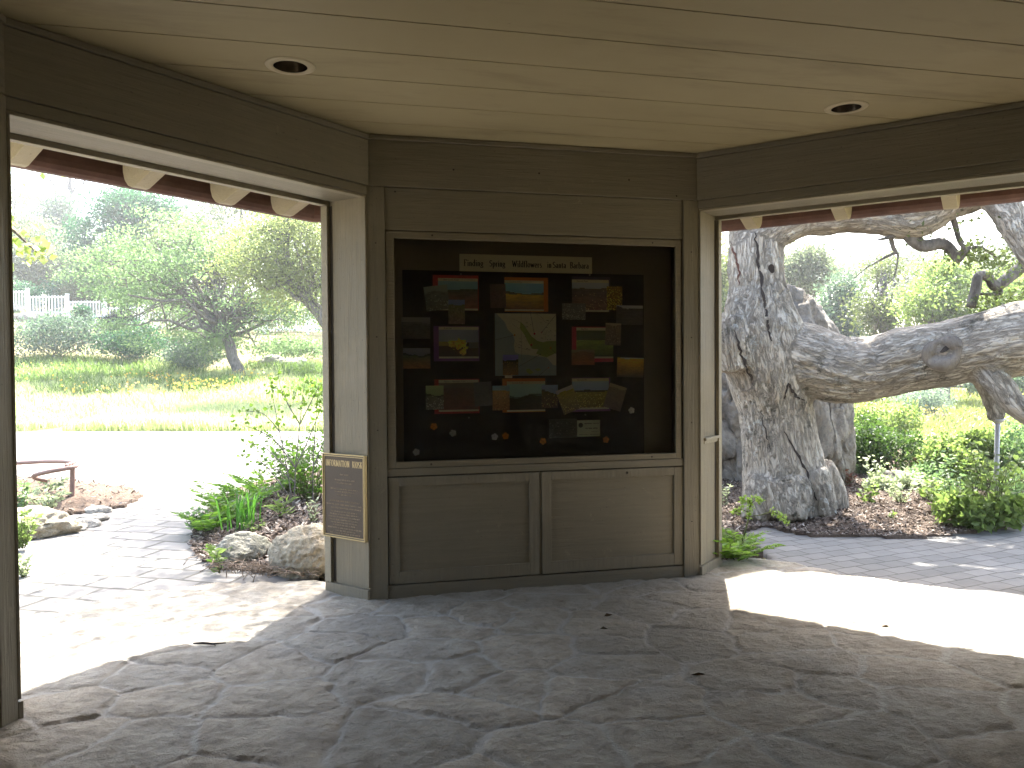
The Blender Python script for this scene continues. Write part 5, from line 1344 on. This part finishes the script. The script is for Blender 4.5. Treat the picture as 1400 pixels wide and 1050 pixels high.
p_, q_ = spline(*pxs(U2)); SK.append((p_, q_)); mb.tube(p_, q_, 12)
BU = [(1000, 440, 7.95, .20), (1004, 470, 7.9, .22), (1012, 505, 7.9, .2)]
p_, q_ = spline(*pxs(BU)); SK.append((p_, q_)); mb.tube(p_, q_, 14)
for (a, b) in (((1050, 660, 7.9), (1030, 716, 7.75)), ((1100, 650, 7.9), (1128, 712, 7.75)), ((1075, 660, 7.75), (1085, 716, 7.55)), ((1110, 640, 8.1), (1150, 712, 8.2))):
    p_, q_ = spline([at(*a), (at(*a) + at(*b)) / 2 + np.array([0, 0, -.02]), at(*b)], [.22, .2, .13]); mb.tube(p_, q_, 12)
raw = mb.build('trunk_raw', None)
m1 = raw.modifiers.new('Remesh', 'REMESH'); m1.mode = 'VOXEL'; m1.voxel_size = .021
m2 = raw.modifiers.new('Smooth', 'SMOOTH'); m2.iterations = 8; m2.factor = .55
dg = bpy.context.evaluated_depsgraph_get(); dg.update()
ev = raw.evaluated_get(dg); me = ev.to_mesh(); nV = len(me.vertices)
V = np.empty(nV * 3, np.float32); me.vertices.foreach_get('co', V); V = V.reshape(-1, 3).astype(float)
N = np.empty(nV * 3, np.float32); me.vertices.foreach_get('normal', N); N = N.reshape(-1, 3).astype(float)
Fo = [tuple(p.vertices) for p in me.polygons]; ev.to_mesh_clear(); rm_ = raw.data; bpy.data.objects.remove(raw); bpy.data.meshes.remove(rm_)
def bark_coords(V):
    ps, es, fs, ss, rs = [], [], [], [], []
    for p_, q_ in SK:
        p = np.array(p_); t = np.gradient(p, axis=0); t /= np.linalg.norm(t, axis=1)[:, None]; L = np.concatenate([[0], np.cumsum(np.linalg.norm(np.diff(p, axis=0), axis=1))])
        ref = np.array([0, 1.0, 0]); e1 = ref - t * (t @ ref)[:, None]; e1 /= np.linalg.norm(e1, axis=1)[:, None]; e2 = np.cross(t, e1)
        ps.append(p); es.append(np.stack([e1, e2, t], 1)); ss.append(L); rs.append(np.array(q_))
    p = np.concatenate(ps); e = np.concatenate(es); s_ = np.concatenate(ss); rr = np.concatenate(rs); out = np.zeros_like(V)
    for a in range(0, len(V), 20000):
        v = V[a:a + 20000]; dd = np.linalg.norm(v[:, None] - p[None], axis=2) / (rr[None] + .05); k = np.argmin(dd, 1); rel = v - p[k]
        loc = np.einsum('nij,nj->ni', e[k], rel); loc[:, 2] = (loc[:, 2] + s_[k]) * .24; out[a:a + 20000] = loc
    return out
BC = bark_coords(V)
d = .040 * fbm(V * np.array([3.0, 3.0, 2.2]), 3, 201) + .020 * fbm(BC * 11, 3, 203)
fz_ = np.abs(fbm(BC * 13 + .15 * fbm(V * 6, 2, 209)[:, None], 3, 207)); d = d - .015 * (1 - sstep(.0, .13, fz_)) * sstep(-.35, .15, fbm(V * 1.5, 2, 211)) + .007 * fbm(BC * 40, 2, 213)
V = V + N * d[:, None]
ob = ground(1075, 705)
OAK = thing('oak_tree', 'massive old oak with furrowed grey trunk and long level limb', 'tree', (ob[0], ob[1], 0))
trunk = mesh_arrays('trunk', V, np.array([f for f in Fo if len(f) == 4]), oakM, OAK, True)
ba = trunk.data.attributes.new('bark', 'FLOAT_VECTOR', 'POINT'); ba.data.foreach_set('vector', BC.astype(np.float32).ravel())
# crack, hole and knot on the trunk and limb
darkWood = plain('dark_hollow_wood', (.035, .027, .022), .95); redWood = plain('red_heartwood', (.10, .045, .032), .9, var=.4, scale=20)
from mathutils.bvhtree import BVHTree
bvh = BVHTree.FromPolygons([Vector(v) for v in V], Fo)
def hit(x, y):
    dd = ray(x, y); h_ = bvh.ray_cast(Vector(cC), Vector(dd).normalized(), 60); return (np.array(h_[0]), np.array(h_[1])) if h_[0] is not None else None
def seam(name, px, wid, mat, dep=.004):
    L = []; R2 = []; mid = []
    r = np.random.default_rng(int(px[0][0]))
    pp = []
    for k in range(len(px) - 1):
        for q in range(7): t = q / 7; pp.append((px[k][0] + (px[k + 1][0] - px[k][0]) * t + r.normal(0, .9), px[k][1] + (px[k + 1][1] - px[k][1]) * t))
    hs = [hit(*p) for p in pp]; hs = [h for h in hs if h is not None]
    n_ = len(hs); Vv = []
    for k, (p, nn) in enumerate(hs):
        q0, q1 = hs[max(k - 1, 0)][0], hs[min(k + 1, n_ - 1)][0]; t = q1 - q0; t = t / (np.linalg.norm(t) + 1e-9); s = np.cross(nn, t); s /= np.linalg.norm(s) + 1e-9
        ww = wid * (.35 + .65 * sin(pi * (k + .5) / n_)) * (1 + .5 * r.normal(0, .5)); ww = max(ww, wid * .15)
        Vv += [p + nn * dep - s * ww, p + nn * (dep + .001), p + nn * dep + s * ww]
    F = []
    for k in range(n_ - 1): b = 3 * k; F += [(b, b + 1, b + 4, b + 3), (b + 1, b + 2, b + 5, b + 4)]
    return mesh_arrays(name, np.array(Vv), F, mat, OAK, True)
seam('bark_split', [(1032, 318), (1036, 350), (1043, 400), (1050, 445), (1055, 470)], .014, darkWood)
seam('bark_split', [(1005, 452), (1012, 480), (1024, 510), (1032, 530)], .013, darkWood)
seam('red_wound', [(992, 318), (1004, 345), (1009, 365), (1011, 395)], .013, redWood)
seam('bark_split', [(1072, 590), (1090, 620), (1105, 650), (1118, 690)], .010, darkWood)
seam('bark_split', [(1072, 545), (1078, 525), (1088, 542), (1100, 548)], .012, darkWood)
seam('bark_split', [(1040, 560), (1047, 590), (1055, 620)], .006, darkWood)
def disc(name, x, y, rx, ry, mat, off, ang=0.0, ring=None):
    p, nn = hit(x, y); up = np.array([0, 0, 1.0]); s = np.cross(up, nn); s /= np.linalg.norm(s); u2 = np.cross(nn, s)
    V_ = []; F_ = []
    if ring is None:
        V_ = [p + nn * off] + [p + nn * off + (cos(a) * rx * cos(ang) - sin(a) * ry * sin(ang)) * s * (1 + .12 * sin(3 * a + x)) + (cos(a) * rx * sin(ang) + sin(a) * ry * cos(ang)) * u2 for a in np.linspace(0, 2 * pi, 25)[:-1]]
        F_ = [(0, 1 + k, 1 + (k + 1) % 24) for k in range(24)]
        return mesh_arrays(name, np.array(V_), F_, mat, OAK, True)
    m_ = MB(); pts = [p + nn * off + (cos(a) * rx * cos(ang) - sin(a) * ry * sin(ang)) * s * (1 + .06 * sin(2 * a)) + (cos(a) * rx * sin(ang) + sin(a) * ry * cos(ang)) * u2 for a in np.linspace(0, 2 * pi, 33)]
    m_.tube(pts, [ring * (1 + .25 * sin(3 * a)) for a in np.linspace(0, 2 * pi, 33)], 12, cap=False); return m_.build(name, mat, OAK, True)
disc('trunk_hole', 1055, 367, .028, .045, darkWood, .012, .2)
knotM = bark_mat('smooth_knot_bark', (.11, .09, .07), (.27, .235, .195), (.37, .335, .29), 1.6, .0, .9)
disc('knot_ring', 1288, 482, .125, .105, knotM, -.034, .3, ring=.058)
disc('knot_face', 1288, 482, .115, .095, knotM, -.004, .3)
disc('knot_hollow', 1293, 477, .052, .022, darkWood, .006, .75)
# thin crooked branches under the upper limb
mb = MB(); r = np.random.default_rng(8)
for L_ in ([(1240, 300, 7.6, .075), (1244, 322, 7.6, .07), (1262, 336, 7.6, .06), (1288, 333, 7.6, .055), (1302, 344, 7.6, .05), (1310, 354, 7.6, .04), (1318, 344, 7.6, .03), (1326, 338, 7.6, .02)],
           [(1410, 355, 8.5, .07), (1388, 372, 8.5, .065), (1362, 391, 8.5, .06), (1352, 380, 8.5, .05), (1338, 377, 8.5, .05), (1334, 395, 8.5, .055), (1327, 420, 8.5, .05)],
           [(1216, 295, 7.7, .03), (1217, 320, 7.7, .026), (1222, 340, 7.7, .02), (1228, 348, 7.7, .012)], [(1240, 305, 7.6, .03), (1222, 322, 7.6, .022), (1200, 328, 7.6, .008)],
           [(1302, 295, 7.5, .03), (1308, 315, 7.5, .026), (1312, 330, 7.5, .022), (1322, 345, 7.5, .012)], [(1308, 318, 7.5, .015), (1318, 332, 7.5, .009)], [(1226, 345, 7.7, .016), (1210, 352, 7.7, .012), (1192, 362, 7.7, .005)],
           [(1362, 391, 8.5, .03), (1368, 401, 8.5, .02), (1340, 402, 8.5, .014)], [(1330, 338, 7.6, .02), (1345, 340, 7.6, .014), (1362, 352, 7.6, .008)], [(1228, 348, 7.7, .01), (1222, 380, 7.7, .006), (1204, 392, 7.7, .003)], [(1190, 362, 7.7, .006), (1168, 380, 7.7, .003)]):
    p_, q_ = spline(*pxs(L_), 5); MB().tube(p_, q_, 8).build('branch', greyLimb, OAK, True)
# crown: clumps high over the kiosk and the right hand path, leaving the sunny floor clear
sdir = np.array([sin(radians(12)) / math.tan(radians(56)), cos(radians(12)) / math.tan(radians(56))])
r = np.random.default_rng(15); CL = []
def shade(gx, gy, n, sx, sy, h0=5.2, h1=7.6):
    for _ in range(n):
        x, y = gx + r.normal(0, sx), gy + r.normal(0, sy); h = r.uniform(h0, h1)
        CL.append((x + sdir[0] * h, y + sdir[1] * h, h))
shade(3.9, 6.7, 26, 1.2, .30); shade(5.6, 7.2, 30, 1.3, .8); shade(2.8, 6.9, 8, .4, .25); shade(3.6, 7.8, 7, 1.0, .4); shade(7, 6, 24, 1.6, 1.2); shade(5.0, 5.9, 12, .6, .25); shade(3.0, 12.0, 8, 1.2, .8)
shade(-.3, 7.6, 34, 1.2, .9); shade(-1.7, 5.15, 26, .45, .32); shade(-2.2, 4.6, 6, .3, .3); shade(-2.6, 7.9, 20, .6, .5); shade(-2.2, 6.4, 10, .5, .4); shade(-3.0, 9.0, 10, .5, .5); shade(.8, 10.5, 20, 1.6, 1.2); shade(2.6, 8.4, 14, .5, .5)
shade(-3.6, 8.1, 46, .75, .5); shade(-3.2, 7.1, 26, .5, .3); shade(-2.7, 5.6, 16, .5, .25)
CL = np.array(CL); gx_ = CL[:, 0] - sdir[0] * CL[:, 2]; gy_ = CL[:, 1] - sdir[1] * CL[:, 2]
CL = CL[~((gx_ > .9) & (gx_ < 3.6) & (gy_ > 3.6) & (gy_ < 6.25 - .35 * np.maximum(gx_ - 2, 0)))]; nc = len(CL)
reps = r.poisson(150, nc); own = np.repeat(np.arange(nc), reps); P = CL[own] + r.normal(0, 1, (len(own), 3)) * np.array([.26, .26, .17])
leaf_obj('crown', P, .06 * r.uniform(.6, 1.3, len(P)), r.normal(.5, .25, len(P)), G_oak, OAK, r, asp=.6)
mb = MB(); hubs = [at(1110, 0, 10.4), at(1070, 110, 9.4), at(1540, 150, 6.9), at(1430, 205, 7.1)]
for k in range(nc):
    hb = hubs[int(np.argmin([np.linalg.norm(CL[k] - h) for h in hubs]))]
    if k % 3 == 0: mb.tube(wiggle(hb, CL[k], 6, .12, r, .2), np.linspace(.055, .008, 7), 6)
mb.build('crown_limbs', greyLimb, OAK, True)
# few leaf sprays in view below the upper limb
mbP = []
for (px, py, Y, n_) in ((1338, 345, 7.6, 150), (1356, 352, 7.7, 160), (1262, 318, 7.6, 70), (1372, 362, 8, 140), (1318, 352, 7.6, 60), (1345, 415, 8.5, 160), (1370, 410, 8.5, 200), (1390, 300, 7.2, 40), (1310, 312, 7.5, 25), (1398, 345, 8.4, 120)):
    mbP.append(at(px, py, Y) + r.normal(0, 1, (n_, 3)) * np.array([.13, .13, .07]))
P = np.concatenate(mbP); leaf_obj('leaf_sprays', P, .05 * r.uniform(.6, 1.3, len(P)), r.normal(.5, .25, len(P)), G_oak, OAK, r, asp=.6)
# prop post under the stub
a = at(1364, 574, 7.45); b = ground(1357, 660); steelM = plain('galvanised_post', (.36, .36, .36), .45, .3, var=.2, scale=20)
pp = thing('prop_post', 'thin grey metal prop holding up the oak limb', 'prop', (a[0] - .02, 7.45, bz(a[0], 7.45)))
MB().tube([(a[0] - .02, 7.45, bz(a[0], 7.45) - .05), (a[0], 7.45, a[2] - .02)], .022, 12).build('pole', steelM, pp, True)
MB().tube([(a[0], 7.45, a[2] - .03), (a[0], 7.45, a[2] + .01)], [.03, .07], 14).build('cradle', steelM, pp, True)
# grey bollard cut by the right edge
g = ground(1414, 803); mb = MB(); mb.tube([(g[0], g[1], -.05), (g[0], g[1], .26), (g[0], g[1], .28)], [.055, .052, .03], 20)
tag(mb.build('bollard', plain('grey_bollard', (.17, .18, .18), .6), None, True), 'short grey bollard cut off by the right edge beside the path', 'bollard')

# boulders behind the oak
rock('huge grey boulder behind the oak trunk', (3.42, 10.5, .95), (1.02, .9, 1.60), rockC, 12, rough=.34, cuts=7, rot=.3, sub=6)
rock('brown leaning boulder slab between the oak and the dark bush', (3.85, 9.9, .5), (.34, .45, .95), rock_mat('brown_sandstone', (.20, .165, .12), (.28, .245, .19), (.11, .085, .06)), 19, rough=.30, cuts=6, sub=6)
rock('grey boulder between the right post and the oak', (2.55, 10.6, .9), (.75, .8, 1.25), rockC, 23, rough=.32, cuts=6, sub=6)
rock('large tan boulder beside the left post', (-1.50, 6.02, .10), (.33, .30, .255), rockB, 31, rough=.15, cuts=4, sub=6)
rock('low grey green rock in the left bed among bark', (-2.12, 6.28, .06), (.24, .2, .15), rock_mat('mossy_stone', (.17, .165, .13), (.27, .26, .22), (.12, .12, .08)), 33, rough=.2)
rock('dark stone half buried at the foot of the glossy bush', (4.55, 9.6, .05), (.25, .2, .18), rockC, 35)

# ------------------------------------------------------------------ left bed planting
GLP = 'plants in the bed beside the left post'
def frond_plant(label, g, z, n, L, mat, seed, name='fern', arch=.6, pin=16, plen=.11, group=None, fan=2 * pi, dir0=0.0, stiff=.75):
    r = np.random.default_rng(seed); t = thing(name, label, 'fern', (g[0], g[1], z), group); mb = MB(); C = []; AX = []; S_ = []
    for k in range(n):
        a = dir0 + r.uniform(-fan / 2, fan / 2); l = L * r.uniform(.6, 1.1); el = r.uniform(.6, 1.2) * stiff; pts = []
        for q in range(pin + 1):
            s = q / pin; e = el * (1.25 - 1.5 * s * arch); 
            if q == 0: p = np.array([g[0] + r.normal(0, .03), g[1] + r.normal(0, .03), z])
            else: p = p + np.array([cos(a) * cos(e), sin(a) * cos(e), sin(e)]) * l / pin
            pts.append(p.copy())
        mb.tube(pts, np.linspace(.004, .001, pin + 1), 4)
        sd_ = np.array([-sin(a), cos(a), .05])
        for q in range(2, pin + 1):
            s = q / pin; w_ = plen * (sin(pi * min(1, .12 + s * .9)) ** .7) * l / L
            for sg in (-1, 1): C.append(pts[q]); AX.append(sd_ * sg + (pts[q] - pts[q - 1]) / (l / pin) * .45); S_.append(w_)
    mb.build('stems', stemM, t, True); C = np.array(C)
    leaf_obj('fronds', C, np.array(S_), r.uniform(.2, 1, len(C)), mat, t, r, asp=.30, axis=np.array(AX) * 6, spread=.5, fold=.04)
    return t
G_fern = lm((.05, .11, .015), (.13, .22, .035), .55)
g = ground(308, 705, .1); frond_plant('bright green fern clump at the left of the bed', g, lbz(g[0], g[1]), 26, .62, G_fern, 101, group=GLP)
g = ground(285, 715, .1); frond_plant('small fern at the outer edge of the bed', g, lbz(g[0], g[1]), 14, .42, G_fern, 102, group=GLP)
g = ground(352, 690, .1); frond_plant('fern behind the strap leaved clump', g, lbz(g[0], g[1]), 18, .6, G_fern, 103, group=GLP)
g = ground(300, 755, .1); frond_plant('low feathery fern by the mossy rock', g, lbz(g[0], g[1]), 10, .26, G_fern, 104, group=GLP, plen=.06)
r = np.random.default_rng(6)
g = ground(333, 724, .1); z = lbz(g[0], g[1]); t = thing('strap_leaf_plant', 'upright clump of sword shaped green leaves in the bed', 'plant', (g[0], g[1], z), GLP)
n = 40; blades('blades', np.stack([g[0] + r.normal(0, .07, n), g[1] + r.normal(0, .06, n), np.full(n, z - .02)], -1), .38, .016, lm((.03, .10, .012), (.075, .18, .03), .45), r, .42, parent=t, kind=None)
broad_plant('leafy green bush against the left post', 425, 700, 95, 130, G_fern, 105, 620, .075, .5, group=GLP)
broad_plant('dense green shrub behind the boulder', 395, 690, 75, 90, lm((.03, .075, .012), (.09, .16, .03), .5), 106, 480, .065, .55, group=GLP)
broad_plant('star leaved small plant on the bark', 385, 728, 26, 34, G_brt, 107, 40, .12, .22, group=GLP)
broad_plant('small yellow green seedling in front of the mossy rock', 300, 778, 26, 26, G_brt, 108, 40, .07, .5, group=GLP)
broad_plant('small lime seedling between rock and boulder', 348, 742, 14, 22, G_brt, 109, 26, .06, .5, group=GLP)
broad_plant('grey green low plant at the outer bed corner', 268, 722, 34, 40, G_lite, 110, 130, .06, .55, group=GLP)
broad_plant('white flowered sprig near the plaque', 428, 735, 40, 36, pal, 111, 60, .05, .3, group=GLP)
# tall thin stems with sparse leaves
r = np.random.default_rng(12)
g = ground(402, 705, .1); z = lbz(g[0], g[1]); t = thing('tall_shrub', 'tall thin stemmed shrub with sparse backlit leaves beside the post', 'shrub', (g[0], g[1], z), GLP)
mb = MB(); C = []; AX = []
Y0 = g[1]
for L_ in ([(402, 700), (404, 640), (410, 580), (414, 540), (418, 520)], [(428, 700), (428, 640), (432, 570), (436, 530)], [(402, 700), (392, 640), (382, 590), (374, 548), (370, 520)], [(403, 690), (375, 650), (352, 628), (330, 622)], [(404, 640), (378, 605), (352, 588), (322, 580)],
           [(404, 640), (422, 600), (438, 560), (448, 545)], [(392, 640), (362, 612), (340, 606)], [(410, 580), (395, 555), (384, 530), (380, 512)], [(382, 590), (360, 566), (330, 562)], [(428, 640), (440, 610), (452, 590)], [(405, 660), (372, 640), (350, 655)], [(410, 580), (426, 548), (440, 520)]):
    dy = r.normal(0, .18); P3 = [at(x, y, Y0 + dy * k / len(L_)) for k, (x, y) in enumerate(L_)]
    p_, _ = spline(P3, [.01] * len(P3), 8); mb.tube(p_, np.linspace(.007, .002, len(p_)), 5)
    for q in range(8, len(p_), 1):
        for _ in range(3 if q > len(p_) * .5 else 1):
            if r.random() < .8: C.append(p_[q] + r.normal(0, .035, 3)); b_ = r.uniform(0, 2 * pi); AX.append((cos(b_), sin(b_), .1))
mb.build('stems', greyLimb, t, True); C = np.array(C)
leaf_obj('leaves', C, .05 * r.uniform(.6, 1.25, len(C)), r.uniform(0, 1, len(C)), lm((.05, .10, .015), (.15, .22, .04), .6), t, r, asp=.75, axis=np.array(AX) * 1.2)
# twiggy litter heap
mb = MB(); g = ground(352, 770, .1)
for k in range(140):
    a = r.uniform(0, pi); l = r.uniform(.06, .22); c = np.array([g[0] + r.normal(0, .22), g[1] + r.normal(0, .13), 0]); c[2] = lbz(c[0], c[1]) + r.uniform(.005, .06)
    dv = np.array([cos(a), sin(a), r.normal(0, .25)]) * l / 2; mb.tube([c - dv, c + np.array([r.normal(0, .015), r.normal(0, .015), .015]), c + dv], [.0035, .003, .002], 4)
tag(mb.build('twig_litter', limb_mat('dry_twigs', (.10, .075, .055), (.30, .24, .19)), None, True), kind='stuff')

# right: fern like plant with a nodding umbel against the kiosk post
g = ground(1012, 762, .05); z = bz(g[0], g[1]) + .03
t = frond_plant('feathery bright plant at the foot of the right post', (g[0] - .02, g[1] + .12), .0, 34, .40, lm((.075, .15, .02), (.18, .27, .05), .55), 121, name='feathery_plant', plen=.085, arch=.75)
t['category'] = 'plant'
t = thing('umbel_plant', 'tall green stem with two nodding leafy heads beside the right post', 'plant', (g[0] + .02, g[1] + .2, 0))
mb = MB(); Y0 = g[1] + .2; C = []
for L_, rr in (([(1014, 745), (1020, 722), (1024, 705), (1026, 690), (1024, 684)], .008), ([(1024, 706), (1040, 704), (1056, 700), (1068, 706), (1076, 714)], .005), ([(1026, 690), (1018, 684), (1014, 684)], .003), ([(1026, 690), (1034, 683), (1040, 683)], .003), ([(1022, 700), (1012, 696), (1004, 700)], .004)):
    p_, _ = spline([at(x, y, Y0) for x, y in L_], [1] * len(L_), 6); mb.tube(p_, np.linspace(rr, rr * .5, len(p_)), 6)
    C = np.array([p_[q] + r.normal(0, .012, 3) for q in range(len(p_) // 2, len(p_)) for _ in range(9)])
    leaf_obj('leaflets', C, .030 * r.uniform(.5, 1.2, len(C)), r.uniform(.3, 1, len(C)), lm((.12, .19, .03), (.28, .36, .10), .55), t, r, asp=.5)
mb.build('stems', stemM, t, True)
broad_plant('low broad leaved seedling behind the feathery plant', 990, 750, 20, 40, G_fern, 122, 40, .09, .55, group=GP, z=.02)

# ------------------------------------------------------------------ bent pipe rail in the left island
railM = plain('weathered_brown_pipe', (.20, .125, .10), .55, .2, var=.3, scale=12)
g = ground(99, 692); Yr = g[1]
RL = thing('pipe_rail', 'low bent brown pipe rail on one leg in the left island bed', 'rail', (g[0], Yr, .05))
p_, _ = spline([at(98, 690, Yr), at(99, 660, Yr), at(99, 637, Yr)], [1, 1, 1], 5); MB().tube(p_, .026, 12).build('leg', railM, RL, True)
p_, _ = spline([at(24, 633, Yr + .9), at(60, 631, Yr + .7), at(88, 631, Yr + .3), at(104, 634, Yr + .02), at(102, 638, Yr - .15), at(88, 641, Yr - .25), at(66, 645, Yr - .3), at(47, 650, Yr - .2), at(50, 654, Yr), at(64, 657, Yr + .1)], [1] * 10, 8); MB().tube(p_, .024, 12).build('hoop', railM, RL, True)
mb = MB()
for q in range(4): a = at(92 + q * 4, 638 - q, Yr - .16 + q * .05); mb.tube([a + np.array([-.012, 0, 0]), a + np.array([.012, 0, 0])], .037, 14)
mb.build('clamp', railM, RL, True)
for k, (px, py, sx, lab) in enumerate(((128, 688, .12, 'flat edging stone nearest the pipe rail leg'), (133, 698, .12, 'flat edging stone at the outer bend of the island'), (126, 709, .13, 'edging stone below the bend of the island'), (112, 717, .14, 'edging stone in the middle of the island front'), (92, 722, .15, 'edging stone at the left of the island front'), (112, 680, .1, 'edging stone behind the pipe rail leg'))):
    g = ground(px, py); rock(lab, (g[0], g[1], .0), (sx * 1.25, sx, .06), rockA, 140 + k, 'edging_stone', 'stone', 'edging stones round the island bed', 4, .12)
rock('wide pale boulder at the island front beside the left post', ground(40, 728) + np.array([0, 0, .03]), (.44, .36, .20), rockB, 151, sub=5)
GI = 'plants in the left island bed'
broad_plant('grey green plant behind the island stones', 78, 680, 22, 40, G_grey, 161, 110, .08, .5, group=GI, z=.08)
broad_plant('pale plant spilling over the island front', 62, 704, 30, 60, pal, 162, 190, .09, .4, group=GI, z=.08)
broad_plant('sunlit yellow green plant beside the left edge post', 30, 745, 50, 50, G_brt, 163, 190, .08, .5, group=GI, z=.02)
broad_plant('bright plant higher up beside the left edge post', 28, 700, 40, 44, G_lite, 164, 150, .08, .5, group=GI, z=.05)
broad_plant('low pale plant at the bottom of the island bed', 34, 780, 26, 40, pal, 165, 120, .07, .45, group=GI, z=.0)

# leafy branch reaching in at the left from a small tree outside the frame
r = np.random.default_rng(33); tb = np.array([-5.3, 5.6, -.05])
t = thing('maple_tree', 'small maple whose sunlit branch hangs in at the upper left', 'tree', tb)
mb = MB(); top = at(-130, 250, 5.6); mb.tube(wiggle(tb, top, 8, .05, r), np.linspace(.09, .04, 9), 10)
p_, _ = spline([top, at(-40, 290, 5.5), at(10, 310, 5.4), at(32, 328, 5.35), at(50, 345, 5.3)], [1] * 5, 6); mb.tube(p_, np.linspace(.02, .004, len(p_)), 7)
C = [q + r.normal(0, .05, 3) for q in p_[6:] for _ in range(3)] + [at(45, 342, 5.3) + r.normal(0, .05, 3) for _ in range(18)] + [top + r.normal(0, .45, 3) for _ in range(220)] + [at(14, 300, 5.5) + r.normal(0, .07, 3) for _ in range(10)]
mb.build('trunk', brownLimb, t, True); C = np.array(C)
leaf_obj('crown', C, .075 * r.uniform(.6, 1.2, len(C)), r.uniform(0, 1, len(C)), lm((.16, .23, .06), (.36, .38, .16), .55), t, r, asp=.7)

# twig and dead leaves on the floor
g = ground(285, 882, .015); mb = MB(); mb.tube([g + np.array([-.085, .01, .006]), g + np.array([-.03, .0, .012]), g + np.array([.02, -.005, .008]), g + np.array([.09, .012, .007])], [.004, .007, .006, .003], 6); mb.tube([g + np.array([.02, -.005, .009]), g + np.array([.05, -.03, .008])], [.004, .002], 5)
tag(mb.build('twig', plain('dark_twig', (.04, .03, .025), .9), None, True), 'dark broken twig lying on the flagstones at the left', 'twig')
deadM = plain('dry_leaf', (.12, .08, .045), .8, var=.3)
for k, (px, py, lab) in enumerate(((820, 860, 'dry curled leaf on the shaded floor below the right cabinet door'), (825, 844, 'smaller dry leaf just behind the curled one below the cabinet'), (945, 922, 'dark leaf on the floor right of centre'), (763, 822, 'dry leaf close to the cabinet base'), (1204, 857, 'tiny leaf alone on the sunny floor'))):
    g = ground(px, py, .016); V_, F_ = leaf_geo(np.array([g]), .045 + .012 * (k % 3), np.random.default_rng(k + 3), asp=.5, fold=.2, axis=np.array([[1.5, .3, 0]]), spread=.2)
    V_[:, 2] = np.maximum(V_[:, 2], g[2])
    o = mesh_arrays('dry_leaf', np.concatenate([V_, V_ - np.array([0, 0, .0015])]), np.concatenate([F_, F_[:, ::-1] + 4]), deadM, None, True); tag(o, lab, 'leaf', 'dry leaves on the floor')
# ------------------------------------------------------------------ light, sky, camera
SUN_EL, SUN_AZ = radians(56), radians(12)
sd = np.array([sin(SUN_AZ) * cos(SUN_EL), cos(SUN_AZ) * cos(SUN_EL), sin(SUN_EL)])
sl = bpy.data.lights.new('sun', 'SUN'); sl.energy = 4.6; sl.angle = radians(.55); sl.color = (1, .955, .88)
so = link(bpy.data.objects.new('sun', sl)); so.rotation_euler = Vector(-sd).to_track_quat('-Z', 'Y').to_euler()
w = bpy.data.worlds.new('World'); S.world = w; w.use_nodes = True
nt = w.node_tree; nt.nodes.clear()
sky = nt.nodes.new('ShaderNodeTexSky'); sky.sky_type = 'NISHITA'; sky.sun_disc = False
sky.sun_elevation = SUN_EL; sky.sun_rotation = SUN_AZ; sky.dust_density = 4.0; sky.air_density = 1.2; sky.altitude = 100
bg = nt.nodes.new('ShaderNodeBackground'); bg.inputs[1].default_value = .13
wo = nt.nodes.new('ShaderNodeOutputWorld'); nt.links.new(sky.outputs[0], bg.inputs[0]); nt.links.new(bg.outputs[0], wo.inputs[0])
# added scattering volume, imitates lens veiling over the outdoors
hz = MB(); fh = Fr((0, 0), (1, 0)); hz.box(fh, -330, 330, 60, -330, -1.2, 34)
th = NT('lens_veil'); pv = th.n('ShaderNodeVolumePrincipled', i={'Color': (.95, .97, 1, 1), 'Density': .0013, 'Anisotropy': .35}); oh = th.n('ShaderNodeOutputMaterial'); th.l(pv.outputs[0], oh.inputs[1])
tag(hz.build('veil_haze', th.m), kind='stuff')
cd = bpy.data.cameras.new('camera'); cam = link(bpy.data.objects.new('camera', cd))
cd.sensor_width = 36; cd.lens = FPX / 1400 * 36; cd.clip_start = .02; cd.clip_end = 3000
from mathutils import Matrix
cam.matrix_world = Matrix(((cR[0], cU[0], -cF[0], 0), (cR[1], cU[1], -cF[1], 0), (cR[2], cU[2], -cF[2], EYE), (0, 0, 0, 1)))
S.camera = cam
S.view_settings.view_transform = 'Standard'; S.view_settings.look = 'None'; S.view_settings.gamma = 1
S.view_settings.exposure = 3.02
S.render.engine = 'CYCLES'
S.cycles.use_denoising = True
S.cycles.max_bounces = 10; S.cycles.diffuse_bounces = 6; S.cycles.transparent_max_bounces = 8
S.cycles.sample_clamp_indirect = 8
